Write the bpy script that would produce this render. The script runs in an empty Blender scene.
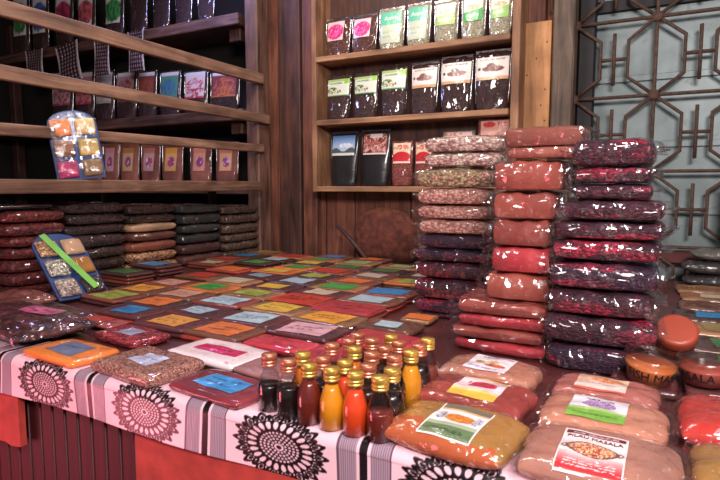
import bpy, math, random
import numpy as np
from mathutils import Vector, Matrix, noise
D = bpy.data
C = bpy.context.scene.collection
PI = math.pi
random.seed(7)

# ------------------------------------------------------------------ helpers
def lin(c):
    c = np.asarray(c, float)
    return np.where(c <= .04045, c / 12.92, ((c + .055) / 1.055) ** 2.4)

def rgb(r, g, b):
    return tuple(float(v) for v in lin(np.array([r, g, b]) / 255.)) + (1.,)

def tag(o, label=None, cat=None, group=None, kind=None):
    if label: o['label'] = label
    if cat: o['category'] = cat
    if group: o['group'] = group
    if kind: o['kind'] = kind
    return o

def empty(name, loc=(0, 0, 0), rot=(0, 0, 0)):
    o = D.objects.new(name, None)
    o.location = loc; o.rotation_euler = rot
    o.empty_display_size = .05
    C.objects.link(o)
    return o

def link(name, me, mats, parent=None, loc=None, rot=None):
    o = D.objects.new(name, me)
    if not isinstance(mats, (list, tuple)): mats = [mats]
    if not me.materials:
        for m in mats: me.materials.append(m)
    if parent: o.parent = parent
    if loc: o.location = loc
    if rot: o.rotation_euler = rot
    C.objects.link(o)
    return o

def mesh(verts, faces, smooth=True, mi=None):
    me = D.meshes.new('mesh')
    me.from_pydata([tuple(v) for v in verts], [], faces)
    if smooth: me.polygons.foreach_set('use_smooth', [True] * len(me.polygons))
    if mi is not None: me.polygons.foreach_set('material_index', mi)
    me.update()
    return me

class MB:
    def __init__(s): s.v = []; s.f = []
    def add(s, v, f):
        n = len(s.v); s.v += [tuple(p) for p in v]; s.f += [[i + n for i in q] for q in f]; return s
    def box(s, c, d, rot=None, ch=.0):
        """box with chamfered edges"""
        hx, hy, hz = d[0] / 2, d[1] / 2, d[2] / 2
        M = rot.to_matrix() if rot is not None and hasattr(rot, 'to_matrix') else (rot or Matrix.Identity(3))
        c = Vector(c)
        ch = min(ch, hx * .45, hy * .45, hz * .45)
        if ch <= 0:
            v = [Vector((x, y, z)) for z in (-hz, hz) for y in (-hy, hy) for x in (-hx, hx)]
            f = [[0, 2, 3, 1], [4, 5, 7, 6], [0, 1, 5, 4], [2, 6, 7, 3], [0, 4, 6, 2], [1, 3, 7, 5]]
            return s.add([c + M @ p for p in v], f)
        v = []; idx = {}
        for sx in (-1, 1):
            for sy in (-1, 1):
                for sz in (-1, 1):
                    for a in range(3):
                        p = [sx * (hx - ch), sy * (hy - ch), sz * (hz - ch)]
                        p[a] = (sx * hx, sy * hy, sz * hz)[a]
                        idx[(sx, sy, sz, a)] = len(v); v.append(Vector(p))
        f = []
        for a in range(3):
            b, d2 = (a + 1) % 3, (a + 2) % 3
            for sg in (-1, 1):
                q = []
                for (i, j) in ((-1, -1), (1, -1), (1, 1), (-1, 1)):
                    k = [0, 0, 0]; k[a] = sg; k[b] = i; k[d2] = j
                    q.append(idx[(k[0], k[1], k[2], a)])
                f.append(q if sg > 0 else q[::-1])
        for a in range(3):
            b, d2 = (a + 1) % 3, (a + 2) % 3
            for i in (-1, 1):
                for j in (-1, 1):
                    k0 = [0, 0, 0]; k0[a] = -1; k0[b] = i; k0[d2] = j
                    k1 = list(k0); k1[a] = 1
                    q = [idx[(*k0, b)], idx[(*k1, b)], idx[(*k1, d2)], idx[(*k0, d2)]]
                    f.append(q if i * j < 0 else q[::-1])
        for sx in (-1, 1):
            for sy in (-1, 1):
                for sz in (-1, 1):
                    q = [idx[(sx, sy, sz, a)] for a in range(3)]
                    f.append(q if sx * sy * sz > 0 else q[::-1])
        return s.add([c + M @ p for p in v], f)
    def tube(s, pts, r, n=8, closed=False, cap=True):
        pts = [Vector(p) for p in pts]; m = len(pts)
        rs = r if isinstance(r, (list, tuple)) else [r] * m
        v = []; f = []; up = None
        for i, p in enumerate(pts):
            a = pts[i - 1] if (i > 0 or closed) else p
            b = pts[(i + 1) % m] if (i < m - 1 or closed) else p
            t = (b - a).normalized()
            if up is None:
                up = Vector((0, 0, 1)) if abs(t.z) < .9 else Vector((1, 0, 0))
            x = t.cross(up); x = x.normalized() if x.length > 1e-6 else t.orthogonal().normalized()
            y = x.cross(t).normalized(); up = y
            for k in range(n):
                an = 2 * PI * k / n
                v.append(p + (x * math.cos(an) + y * math.sin(an)) * rs[i])
        for i in range(m if closed else m - 1):
            for k in range(n):
                a = i * n + k; b = i * n + (k + 1) % n; j = ((i + 1) % m) * n
                f.append([a, b, j + (k + 1) % n, j + k])
        if cap and not closed:
            f.append(list(range(n))[::-1]); f.append([(m - 1) * n + k for k in range(n)])
        return s.add(v, f)
    def lathe(s, prof, n=24, c=(0, 0, 0), capb=True, capt=True):
        v = []; f = []; c = Vector(c)
        for (r, z) in prof:
            for k in range(n):
                a = 2 * PI * k / n
                v.append(c + Vector((r * math.cos(a), r * math.sin(a), z)))
        for i in range(len(prof) - 1):
            for k in range(n):
                f.append([i * n + k, i * n + (k + 1) % n, (i + 1) * n + (k + 1) % n, (i + 1) * n + k])
        if capb: f.append(list(range(n))[::-1])
        if capt: f.append([(len(prof) - 1) * n + k for k in range(n)])
        return s.add(v, f)
    def build(s, name, m, parent=None, smooth=False, loc=None, rot=None):
        return link(name, mesh(s.v, s.f, smooth), m, parent, loc, rot)

# ------------------------------------------------------------------ camera
CAM = Vector((0, 0, 1.33)); PIT = math.radians(5.6); YAW = math.radians(28.2); FPX = 560.
Fv = Vector((-math.sin(YAW) * math.cos(PIT), math.cos(YAW) * math.cos(PIT), -math.sin(PIT)))
Rv = Vector((math.cos(YAW), math.sin(YAW), 0)); Uv = Rv.cross(Fv)
cd = D.cameras.new('camera'); cam = D.objects.new('camera', cd); C.objects.link(cam)
cd.sensor_width = 36; cd.lens = FPX / 720 * 36; cd.clip_start = .02
Mx = Matrix((Rv, Uv, -Fv)).transposed().to_4x4(); Mx.translation = CAM; cam.matrix_world = Mx
bpy.context.scene.camera = cam
def ray(x, y): return Fv * FPX + Rv * (x - 360) - Uv * (y - 240)
def aty(x, y, Y): d = ray(x, y); return CAM + d * (Y / d.y)      # photo pixel -> point on the plane at that depth
def atx(x, y, X): d = ray(x, y); return CAM + d * (X / d.x)
def atz(x, y, z): d = ray(x, y); return CAM + d * ((z - CAM.z) / d.z)

# ------------------------------------------------------------------ materials
class NT:
    def __init__(s, name):
        s.m = D.materials.new(name); s.m.use_nodes = True
        s.t = s.m.node_tree; s.n = s.t.nodes; s.l = s.t.links
        s.b = s.n['Principled BSDF']; s.out = s.n['Material Output']
    def new(s, t, **k):
        n = s.n.new(t)
        for a, v in k.items():
            if a.startswith('i_'): n.inputs[a[2:].replace('_', ' ')].default_value = v
            else: setattr(n, a, v)
        return n
    def link(s, a, b): s.l.new(a, b)
    def coords(s, scale=(1, 1, 1), rnd=True):
        tc = s.new('ShaderNodeTexCoord'); mp = s.new('ShaderNodeMapping')
        mp.inputs['Scale'].default_value = scale
        s.link(tc.outputs['Object'], mp.inputs['Vector'])
        if rnd:
            oi = s.new('ShaderNodeObjectInfo'); mu = s.new('ShaderNodeMath', operation='MULTIPLY')
            mu.inputs[1].default_value = 13.7
            s.link(oi.outputs['Random'], mu.inputs[0]); s.link(mu.outputs[0], mp.inputs['Location'])
        return mp.outputs['Vector']
    def ramp(s, fac, stops):
        r = s.new('ShaderNodeValToRGB')
        e = r.color_ramp.elements
        while len(e) < len(stops): e.new(.5)
        for k, (p, c) in zip(e, stops): k.position = p; k.color = c
        s.link(fac, r.inputs['Fac']); return r.outputs['Color']
    def set(s, **k):
        for a, v in k.items(): s.b.inputs[a.replace('_', ' ')].default_value = v
        return s
    def bump(s, h, strength, dist, prev=None):
        b = s.new('ShaderNodeBump'); b.inputs['Strength'].default_value = strength
        b.inputs['Distance'].default_value = dist; s.link(h, b.inputs['Height'])
        if prev: s.link(prev, b.inputs['Normal'])
        return b.outputs['Normal']

def _facets(t, sc, k):
    """normals of creased plastic: flat irregular facets blended with soft ripples"""
    v = t.coords(sc)
    nn = t.new('ShaderNodeTexNoise'); nn.inputs['Scale'].default_value = .9; nn.inputs['Detail'].default_value = 2
    t.link(v, nn.inputs['Vector'])
    wv = t.new('ShaderNodeVectorMath', operation='MULTIPLY_ADD'); t.link(nn.outputs['Color'], wv.inputs[0])
    wv.inputs[1].default_value = (2.4, 2.4, 2.4); t.link(v, wv.inputs[2])
    vo = t.new('ShaderNodeTexVoronoi'); vo.feature = 'SMOOTH_F1'; vo.inputs['Smoothness'].default_value = .12; vo.inputs['Scale'].default_value = 1.
    t.link(wv.outputs[0], vo.inputs['Vector'])
    ad = t.new('ShaderNodeVectorMath', operation='ADD'); t.link(vo.outputs['Color'], ad.inputs[0]); t.link(nn.outputs['Color'], ad.inputs[1])
    sb = t.new('ShaderNodeVectorMath', operation='SUBTRACT'); t.link(ad.outputs[0], sb.inputs[0]); sb.inputs[1].default_value = (1., 1., 1.)
    ge = t.new('ShaderNodeNewGeometry')
    ma = t.new('ShaderNodeVectorMath', operation='MULTIPLY_ADD'); t.link(sb.outputs[0], ma.inputs[0])
    ma.inputs[1].default_value = (k * 2, k * 2, k * 2); t.link(ge.outputs['Normal'], ma.inputs[2])
    no = t.new('ShaderNodeVectorMath', operation='NORMALIZE'); t.link(ma.outputs[0], no.inputs[0])
    return no.outputs[0]
NT.facets = _facets
def _schlick(t, normal, f0, gain):
    """two-sided reflectance of a thin clear sheet"""
    ge = t.new('ShaderNodeNewGeometry')
    d = t.new('ShaderNodeVectorMath', operation='DOT_PRODUCT'); t.link(ge.outputs['Incoming'], d.inputs[0]); t.link(normal or ge.outputs['Normal'], d.inputs[1])
    a = t.new('ShaderNodeMath', operation='ABSOLUTE'); t.link(d.outputs['Value'], a.inputs[0])
    b = t.new('ShaderNodeMath', operation='SUBTRACT'); b.inputs[0].default_value = 1.; b.use_clamp = True; t.link(a.outputs[0], b.inputs[1])
    p = t.new('ShaderNodeMath', operation='POWER'); p.inputs[1].default_value = 5.; t.link(b.outputs[0], p.inputs[0])
    m = t.new('ShaderNodeMath', operation='MULTIPLY_ADD'); m.inputs[1].default_value = gain; m.inputs[2].default_value = f0; m.use_clamp = True; t.link(p.outputs[0], m.inputs[0])
    return m.outputs[0]
NT.schlick = _schlick

def noise_tex(t, vec, scale, detail=4, dist=0., rough=.5):
    n = t.new('ShaderNodeTexNoise'); n.inputs['Scale'].default_value = scale
    n.inputs['Detail'].default_value = detail; n.inputs['Distortion'].default_value = dist
    n.inputs['Roughness'].default_value = rough
    t.link(vec, n.inputs['Vector']); return n.outputs['Fac']

_cache = {}
def wood(name, dark, mid, light, axis=0, rough=.6, grain=6.):
    t = NT(name)
    sc = [grain * 4] * 3; sc[axis] = grain * .35
    v = t.coords(tuple(sc))
    f = noise_tex(t, v, 1., 6, 1.2, .6)
    col = t.ramp(f, [(.28, dark), (.5, mid), (.72, light)])
    v2 = t.coords((2., 2., 2.)); g = noise_tex(t, v2, 2., 4)
    dk = t.ramp(g, [(.35, (.45, .42, .4, 1)), (.6, (1, 1, 1, 1))])
    mx = t.new('ShaderNodeMixRGB', blend_type='MULTIPLY'); mx.inputs['Fac'].default_value = .8
    t.link(col, mx.inputs['Color1']); t.link(dk, mx.inputs['Color2'])
    t.link(mx.outputs['Color'], t.b.inputs['Base Color'])
    t.set(Roughness=rough)
    t.link(t.bump(f, .35, .004), t.b.inputs['Normal'])
    return t.m

def simple(name, col, rough=.5, metal=0., coat=0., var=.25, scale=12., bump=0.):
    t = NT(name); v = t.coords(); f = noise_tex(t, v, scale, 4)
    a = tuple(c * (1 - var) for c in col[:3]) + (1,); b = tuple(min(1, c * (1 + var)) for c in col[:3]) + (1,)
    t.link(t.ramp(f, [(.3, a), (.7, b)]), t.b.inputs['Base Color'])
    t.set(Roughness=rough, Metallic=metal); t.b.inputs['Coat Weight'].default_value = coat
    t.b.inputs['Coat Roughness'].default_value = .1
    if bump: t.link(t.bump(f, bump, .01), t.b.inputs['Normal'])
    return t.m

def bagmat(name, cols, kind='powder', scale=60., crink=.5, coat=1., csc=(16, 22, 16), coatr=.1, patch=None, streak=None, coatw=None):
    """what shows through a glossy crinkled clear bag: powder or seeds under a clear coat"""
    t = NT(name); v = t.coords()
    if kind == 'powder':
        f = noise_tex(t, v, 5., 5, .4); n2 = noise_tex(t, v, 220., 2)
        col = t.ramp(f, [(.3, cols[0]), (.5, cols[1]), (.72, cols[2])])
        t.link(t.bump(n2, .15, .002), t.b.inputs['Normal'])
    else:
        vo = t.new('ShaderNodeTexVoronoi'); vo.inputs['Scale'].default_value = scale
        mp = t.new('ShaderNodeMapping'); mp.inputs['Scale'].default_value = (1, 1.25, 1.5) if kind == 'seeds' else (.85, 1.25, 1.5)
        t.link(v, mp.inputs['Vector']); t.link(mp.outputs['Vector'], vo.inputs['Vector'])
        sp = t.new('ShaderNodeSeparateColor'); t.link(vo.outputs['Color'], sp.inputs['Color'])
        st = [(i / max(1, len(cols) - 1), c) for i, c in enumerate(cols)]
        col = t.ramp(sp.outputs['Red'], st)
        if streak:
            sv = t.coords((6, 18, 26)); sn = noise_tex(t, sv, 1., 2, .4)
            sm = t.ramp(sn, [(.5, (0, 0, 0, 1)), (.6, (1, 1, 1, 1))])
            c2 = t.ramp(sp.outputs['Green'], [(0, streak), (.45, tuple(k * .55 for k in streak[:3]) + (1,)), (.8, cols[0]), (1, tuple(min(1, k * 1.5) for k in streak[:3]) + (1,))])
            ms = t.new('ShaderNodeMixRGB'); t.link(sm, ms.inputs['Fac']); t.link(col, ms.inputs['Color1']); t.link(c2, ms.inputs['Color2']); col = ms.outputs['Color']
        dk = t.ramp(vo.outputs['Distance'], [(.25, (1, 1, 1, 1)), (.75, (.3, .27, .27, 1))])
        mx = t.new('ShaderNodeMixRGB', blend_type='MULTIPLY'); mx.inputs['Fac'].default_value = .85
        t.link(col, mx.inputs['Color1']); t.link(dk, mx.inputs['Color2']); col = mx.outputs['Color']
        inv = t.new('ShaderNodeMath', operation='SUBTRACT'); inv.inputs[0].default_value = 1.
        t.link(vo.outputs['Distance'], inv.inputs[1])
        t.link(t.bump(inv.outputs[0], .7, .006), t.b.inputs['Normal'])
    if patch:
        f2 = noise_tex(t, v, 9., 3, .8)
        mk = t.ramp(f2, [(.5, (0, 0, 0, 1)), (.6, (1, 1, 1, 1))])
        mx = t.new('ShaderNodeMixRGB'); t.link(mk, mx.inputs['Fac']); t.link(col, mx.inputs['Color1'])
        mx.inputs['Color2'].default_value = patch; col = mx.outputs['Color']
    t.link(col, t.b.inputs['Base Color'])
    t.set(Roughness=.75); t.b.inputs['Coat Weight'].default_value = coat
    t.b.inputs['Coat Roughness'].default_value = coatr; t.b.inputs['Coat IOR'].default_value = 1.6
    t.link(t.facets(tuple(k * 2. for k in csc), .34 * crink), t.b.inputs['Coat Normal'])
    return t.m

def filmmat(name, tint=(.9, .9, .92, 1), op=.3, crink=.6):
    t = NT(name); n = t.n
    tr = t.new('ShaderNodeBsdfTransparent'); tr.inputs['Color'].default_value = tint
    gl = t.new('ShaderNodeBsdfGlossy'); gl.inputs['Roughness'].default_value = .12
    gl.inputs['Color'].default_value = (.95, .93, .95, 1)
    bn = t.facets((70, 50, 70), .5 * crink); t.link(bn, gl.inputs['Normal'])
    fac = t.schlick(None, .075 + op * .12, .5)
    mx = t.new('ShaderNodeMixShader'); t.link(fac, mx.inputs[0])
    t.link(tr.outputs[0], mx.inputs[1]); t.link(gl.outputs[0], mx.inputs[2])
    t.link(mx.outputs[0], t.out.inputs['Surface'])
    return t.m

def printmat(name, rough=.45, coat=.0, crink=0., metal=0.):
    t = NT(name); a = t.new('ShaderNodeAttribute'); a.attribute_name = 'Col'
    t.link(a.outputs['Color'], t.b.inputs['Base Color']); t.set(Roughness=rough, Metallic=metal)
    t.b.inputs['Coat Weight'].default_value = coat; t.b.inputs['Coat Roughness'].default_value = .12
    if crink:
        v2 = t.coords((22, 22, 14)); c = noise_tex(t, v2, 1., 3, 2.)
        t.link(t.bump(c, crink, .03), t.b.inputs['Coat Normal'])
    return t.m

PRINT = printmat('printed_paper', .5)
PRINTG = printmat('printed_glossy', .4, .7, .25)
CLOTH = printmat('printed_oilcloth', .42, .25, .08)
FILM = filmmat('clear_film', (.985, .98, .985, 1), .12, .35)
FILMS = filmmat('clear_blister', (.97, .97, .97, 1), -.25, .12)
FILMD = filmmat('clear_film_thick', (.93, .92, .93, 1), .5, .5)
SILVER = simple('silver_foil', (.75, .73, .74, 1), .25, 1., 0, .15, 30, .3)
DARKFOIL = simple('black_foil', (.012, .012, .014, 1), .35, 0., .6, .2, 20, .4)
BLACKINK = simple('black_ink', (.01, .01, .012, 1), .5)
WHITEINK = simple('white_ink', (.8, .8, .78, 1), .5)

# ------------------------------------------------------------------ printed art
_g = {}
def vn(x, y, seed=0):
    if seed not in _g: _g[seed] = np.random.RandomState(seed).rand(64, 64)
    G = _g[seed]; x = np.asarray(x); y = np.asarray(y)
    xi = np.floor(x).astype(int); yi = np.floor(y).astype(int); fx = x - xi; fy = y - yi
    fx = fx * fx * (3 - 2 * fx); fy = fy * fy * (3 - 2 * fy)
    g = lambda a, b: G[a % 64, b % 64]
    return (g(xi, yi) * (1 - fx) + g(xi + 1, yi) * fx) * (1 - fy) + (g(xi, yi + 1) * (1 - fx) + g(xi + 1, yi + 1) * fx) * fy
def flat(U, c): return np.ones(U.shape + (3,)) * (np.array(c, float) / 255)
def put(A, m, c):
    A[m] = np.array(c, float) / 255; return A
def scribble(A, U, V, rows, seed, c=(60, 55, 70), th=.035):
    for k, (v0, u0, u1) in enumerate(rows):
        w = v0 + .045 * np.sin(U * 48 + seed * 3 + k) + .05 * (vn(U * 22, U * 0 + k, seed) - .5)
        m = (abs(V - w) < th) & (U > u0) & (U < u1) & (vn(U * 13, U * 0 + k * 3, seed + 1) > .22)
        put(A, m, c)
    return A
def art_card(c, seed=1, rows=((.62, .15, .85), (.38, .12, .7))):
    def fn(U, V):
        A = flat(U, c); A *= (.94 + .1 * vn(U * 6, V * 6, seed))[..., None]
        if rows: scribble(A, U, V, rows, seed, tuple(int(v * .45) for v in c))
        return np.clip(A, 0, 1)
    return fn

def print_grid(name, n, m, pos, art, mat, parent, label=None):
    """a printed sheet: grid of (n x m) points placed by pos(u,v), coloured by art(U,V)"""
    us = np.linspace(0, 1, n); vs = np.linspace(0, 1, m)
    verts = [pos(u, v) for v in vs for u in us]
    faces = [[j * n + i, j * n + i + 1, (j + 1) * n + i + 1, (j + 1) * n + i] for j in range(m - 1) for i in range(n - 1)]
    me = mesh(verts, faces)
    V, U = np.meshgrid(vs, us, indexing='ij')
    A = lin(np.clip(art(U, V), 0, 1)).reshape(-1, 3)
    ca = me.color_attributes.new('Col', 'FLOAT_COLOR', 'POINT')
    ca.data.foreach_set('color', np.concatenate([A, np.ones((len(A), 1))], 1).ravel())
    o = link(name, me, mat, parent)
    if label: o['label'] = label
    return o

def text_mesh(body, size):
    cu = D.curves.new('lettering', 'FONT'); cu.body = body; cu.size = size; cu.align_x = 'CENTER'; cu.align_y = 'CENTER'
    cu.extrude = .0004; cu.resolution_u = 3
    ob = D.objects.new('lettering_source', cu); C.objects.link(ob)
    dg = bpy.context.evaluated_depsgraph_get()
    me = D.meshes.new_from_object(ob.evaluated_get(dg))
    D.objects.remove(ob); D.curves.remove(cu); me.materials.clear()
    return me

# ------------------------------------------------------------------ soft bags
def nz(x, y, s): return noise.noise(Vector((x, y, s * 7.31)))
def pillow_fn(w, d, t, seed, p=4., hs=.4, wob=.05, lump=.06, q=.5):
    def pr(u, v): return (max(0, 1 - abs(u) ** p) * max(0, 1 - abs(v) ** p)) ** q
    def xy(u, v):
        kx = 1 + wob * nz(v * 1.7, 3, seed) - .05 * abs(v) ** 3
        ky = 1 + wob * nz(u * 1.7, 9, seed) - .05 * abs(u) ** 3
        return u * w / 2 * kx, v * d / 2 * ky
    def top(u, v):
        x, y = xy(u, v); k = pr(u, v)
        return Vector((x, y, t * hs + t * (1 - hs) * k * (1 - lump + lump * nz(u * 2.3, v * 2.3, seed + 1) * 1.6)))
    def bot(u, v):
        x, y = xy(u, v); k = pr(u, v); return Vector((x, y, t * hs * (1 - min(1, k * 1.25))))
    return top, bot
def pillow(name, w, d, t, mat, parent=None, seed=1, nx=20, ny=14, loc=None, rot=None, **k):
    top, bot = pillow_fn(w, d, t, seed, **k)
    # denser towards the rim
    su = [math.sin((2 * i / nx - 1) * PI / 2) for i in range(nx + 1)]; sv = [math.sin((2 * j / ny - 1) * PI / 2) for j in range(ny + 1)]
    v = []; f = []; N = nx + 1
    for b in sv:
        for a in su: v.append(top(a, b))
    off = len(v); ib = {}
    for j, b in enumerate(sv):
        for i, a in enumerate(su):
            if i in (0, nx) or j in (0, ny): ib[(i, j)] = j * N + i
            else: ib[(i, j)] = len(v); v.append(bot(a, b))
    for j in range(ny):
        for i in range(nx):
            f.append([j * N + i, j * N + i + 1, (j + 1) * N + i + 1, (j + 1) * N + i])
            f.append([ib[(i, j)], ib[(i, j + 1)], ib[(i + 1, j + 1)], ib[(i + 1, j)]])
    return link(name, mesh(v, f), mat, parent, loc, rot), top
def film_sleeve(parent, w, d, t, seed, mat=None, gx=.035, gy=.012, amp=.0045, hs=.47, nx=34, ny=12):
    top, bot = pillow_fn(w + gx, d + gy, t, seed, 3.4, hs, .07, .12, .3)
    r = random.Random(seed * 7 + 1); v = []; f = []; N = nx + 1
    for j in range(ny + 1):
        for i in range(N):
            a = math.sin((2 * i / nx - 1) * PI / 2); b = math.sin((2 * j / ny - 1) * PI / 2)
            k = r.random(); ed = .35 + .65 * max(abs(a), abs(b)) ** 4; amp_ = amp * ed
            p = top(a, b); p += Vector((r.uniform(-1, 1) * amp_ * .5, -k * amp_ if b < 0 else k * amp_, .001 + r.uniform(0, .8) * amp_)); v.append(p)
    for j in range(ny):
        for i in range(nx):
            a = [j * N + i, j * N + i + 1, (j + 1) * N + i + 1, (j + 1) * N + i]
            f += [[a[0], a[1], a[2]], [a[0], a[2], a[3]]] if (i + j) % 2 else [[a[0], a[1], a[3]], [a[1], a[2], a[3]]]
    # front skirt down to the foot of the bag
    n0 = len(v)
    for i in range(N):
        p = v[i]; v.append((p[0], p[1] + .012 + r.uniform(-1, 1) * amp, t * .06))
    for i in range(nx): f.append([i, n0 + i, n0 + i + 1, i + 1])
    return link('film_sleeve', mesh(v, f, False), mat or FILM, parent)
def seal_flap(parent, w, d, t, seed, side, length=.03, mat=None, hs=.4, axis='x', name='seal_flap'):
    v = []; f = []; n = 14
    for k in range(3):
        for i in range(n + 1):
            a = -0.94 + 1.88 * i / n
            e = k / 2
            z = t * hs + e * length * (.5 * nz(a * 3, e * 2, seed + side) + .15)
            out = length * e * (1 + .35 * nz(a * 2.5, 5, seed + side * 3)) - .004
            if axis == 'x': v.append((side * (w / 2 * (1 - .03 * abs(a) ** 3) + out), a * d / 2, z))
            else: v.append((a * w / 2, side * (d / 2 * (1 - .03 * abs(a) ** 3) + out), z))
    for k in range(2):
        for i in range(n):
            f.append([k * (n + 1) + i, k * (n + 1) + i + 1, (k + 1) * (n + 1) + i + 1, (k + 1) * (n + 1) + i])
    return link(name, mesh(v, f), mat or FILM, parent)

# ================================================================== SETTING
W_dark = wood('old_dark_timber', rgb(38, 24, 21), rgb(74, 46, 38), rgb(102, 66, 54), 2)
W_plank = wood('reddish_wall_plank', rgb(66, 36, 28), rgb(116, 70, 54), rgb(146, 92, 72), 2)
W_post = wood('worn_post_timber', rgb(60, 40, 35), rgb(108, 76, 64), rgb(136, 100, 86), 2)
W_rail = wood('rough_rail_timber', rgb(76, 52, 44), rgb(132, 98, 80), rgb(166, 130, 106), 1)
W_shelfx = wood('old_shelf_timber', rgb(52, 34, 32), rgb(98, 68, 60), rgb(130, 96, 84), 0)
W_shelf = wood('honey_shelf_timber', rgb(112, 78, 54), rgb(158, 116, 84), rgb(186, 144, 108), 0)
W_shelfz = wood('honey_upright_timber', rgb(112, 78, 54), rgb(156, 112, 82), rgb(184, 142, 106), 2)
W_pale = wood('pale_plank_timber', rgb(160, 104, 62), rgb(200, 144, 92), rgb(218, 166, 114), 2)
W_grey = wood('grey_brown_timber', rgb(62, 50, 42), rgb(104, 86, 72), rgb(134, 114, 98), 2)
BLACKWALL = simple('dark_board', rgb(22, 15, 16), .9, var=.4, scale=5)  # near-black board colour with random mottling
FLOOR = simple('dark_earth_floor', rgb(70, 52, 46), .9, var=.4, scale=4, bump=.4)
CEIL = simple('dark_iron_ceiling', rgb(60, 48, 46), .8, var=.3, scale=3)

def struct(name, mb, m, parent=None, smooth=False):
    o = mb.build(name, m, parent, smooth)
    if parent is None: o['kind'] = 'structure'
    return o
struct('floor', MB().box((-2, 1.2, -.05), (7.6, 6, .1)), FLOOR)
struct('ceiling', MB().box((-2, 1.75, 3.05), (7.6, 4.2, .1)), CEIL)
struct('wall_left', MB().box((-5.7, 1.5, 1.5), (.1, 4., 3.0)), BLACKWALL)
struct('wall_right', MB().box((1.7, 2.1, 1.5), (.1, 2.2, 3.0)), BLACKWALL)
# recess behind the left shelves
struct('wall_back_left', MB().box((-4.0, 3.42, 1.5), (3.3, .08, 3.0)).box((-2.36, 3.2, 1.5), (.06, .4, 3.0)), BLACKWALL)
# plank wall behind the middle shelf
mb = MB(); x = -2.32; rr = random.Random(3)
for wd in (.17, .19, .14, .2, .18, .19, .17, .2, .16, .18, .15):
    mb.box((x + wd / 2, 2.97 + rr.uniform(-.012, .012), 1.5), (wd - .006, .04, 3.0), ch=.004); x += wd
mb.box((-1.36, 3.02, 1.5), (1.95, .03, 3.0))
struct('wall_back', mb, W_plank)
struct('trim_1', MB().box((-1.9, 2.92, 1.5), (.1, .055, 3.0), ch=.006), W_plank)
struct('trim_2', MB().box((-2.06, 2.93, 1.5), (.16, .04, 3.0), ch=.006), W_dark)
# post beside the door
struct('trim_3', MB().box((-.44, 2.9, 1.5), (.1, .1, 3.0), ch=.008), W_grey)
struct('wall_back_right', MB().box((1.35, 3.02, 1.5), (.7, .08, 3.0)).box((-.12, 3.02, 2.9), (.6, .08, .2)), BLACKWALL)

# door: sheet metal behind a wrought iron lattice
DOORM = None
t = NT('painted_door_sheet'); v = t.coords((1, 1, 1), False)
f = noise_tex(t, v, 3.5, 6, .5); f2 = noise_tex(t, v, 22., 4, 1.)
c1 = t.ramp(f, [(.32, rgb(86, 98, 98)), (.5, rgb(112, 128, 129)), (.68, rgb(130, 146, 146))])
mk = t.ramp(f2, [(.62, (1, 1, 1, 1)), (.74, (.55, .5, .5, 1))])
mx = t.new('ShaderNodeMixRGB', blend_type='MULTIPLY'); mx.inputs['Fac'].default_value = .7
t.link(c1, mx.inputs['Color1']); t.link(mk, mx.inputs['Color2']); t.link(mx.outputs['Color'], t.b.inputs['Base Color'])
t.set(Roughness=.45, Metallic=.15); DOORM = t.m
RUST = simple('rusty_iron', rgb(84, 62, 52), .75, .25, 0, .4, 60, .3)
DARKIRON = simple('dark_iron_frame', rgb(30, 28, 30), .6, .3)
DF = 2.94
door = struct('door_1', MB().box((.35, DF + .07, 1.35), (1.42, .03, 2.7)), DOORM)
pm = MB()
for z in (1.21, 1.52, 1.83):
    pm.box((.35, DF + .05, z), (1.42, .012, .03), ch=.004)
pm.build('pressed_rib', DOORM, door)
MB().box((.35, DF + .045, 2.17), (1.42, .02, .055), ch=.004).build('cross_strip', DARKIRON, door)
fm = MB(); fm.box((-.345, DF + .02, 1.35), (.075, .06, 2.7), ch=.006)
fm.build('door_frame', DARKIRON, door)
MB().box((.35, DF + .02, 1.0), (1.42, .06, .06), ch=.006).build('bottom_rail', simple('maroon_iron', rgb(84, 36, 36), .6, .2), door)
la = MB(); no = MB(); GY = DF - .02
PX, PZ = .345, .345; X0, Z0 = -.05, 1.738
cols = [X0 + PX * k for k in range(-1, 4)]; rows = [Z0 + PZ * k for k in range(-3, 4)]
for z in rows: la.tube([(cols[0] - .02, GY, z), (1.06, GY, z)], .0088, 6)
r0 = .0075
for x in cols:
    la.tube([(x, GY + .004, .55), (x, GY + .004, 2.75)], .0088, 6)
    for z in rows:
        no.lathe([(.0, -.012), (.022, -.01), (.026, 0), (.022, .01), (0, .012)], 10)
        k = 10 * 5
        for i in range(len(no.v) - k, len(no.v)):
            q = no.v[i]; no.v[i] = (x + q[0], GY - q[2], z + q[1])
        hx = PX * .33; hz = PZ
        for sg in (-1, 1):
            la.tube([(x, GY, z), (x + sg * hx, GY, z + hz * .26), (x + sg * hx, GY, z + hz * .74), (x, GY, z + hz)], .0088, 6)
for i in range(len(cols) - 1):
    xm = cols[i] + PX / 2
    for z in rows:
        zm = z + PZ / 2
        la.tube([(cols[i] + PX * .33, GY, zm), (cols[i + 1] - PX * .33, GY, zm)], .0088, 6)
        la.tube([(xm, GY - .004, zm - PZ * .34), (xm, GY - .004, zm + PZ * .34)], .0088, 6)
la.build('iron_lattice', RUST, door, True); no.build('lattice_rosettes', RUST, door, True)

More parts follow.
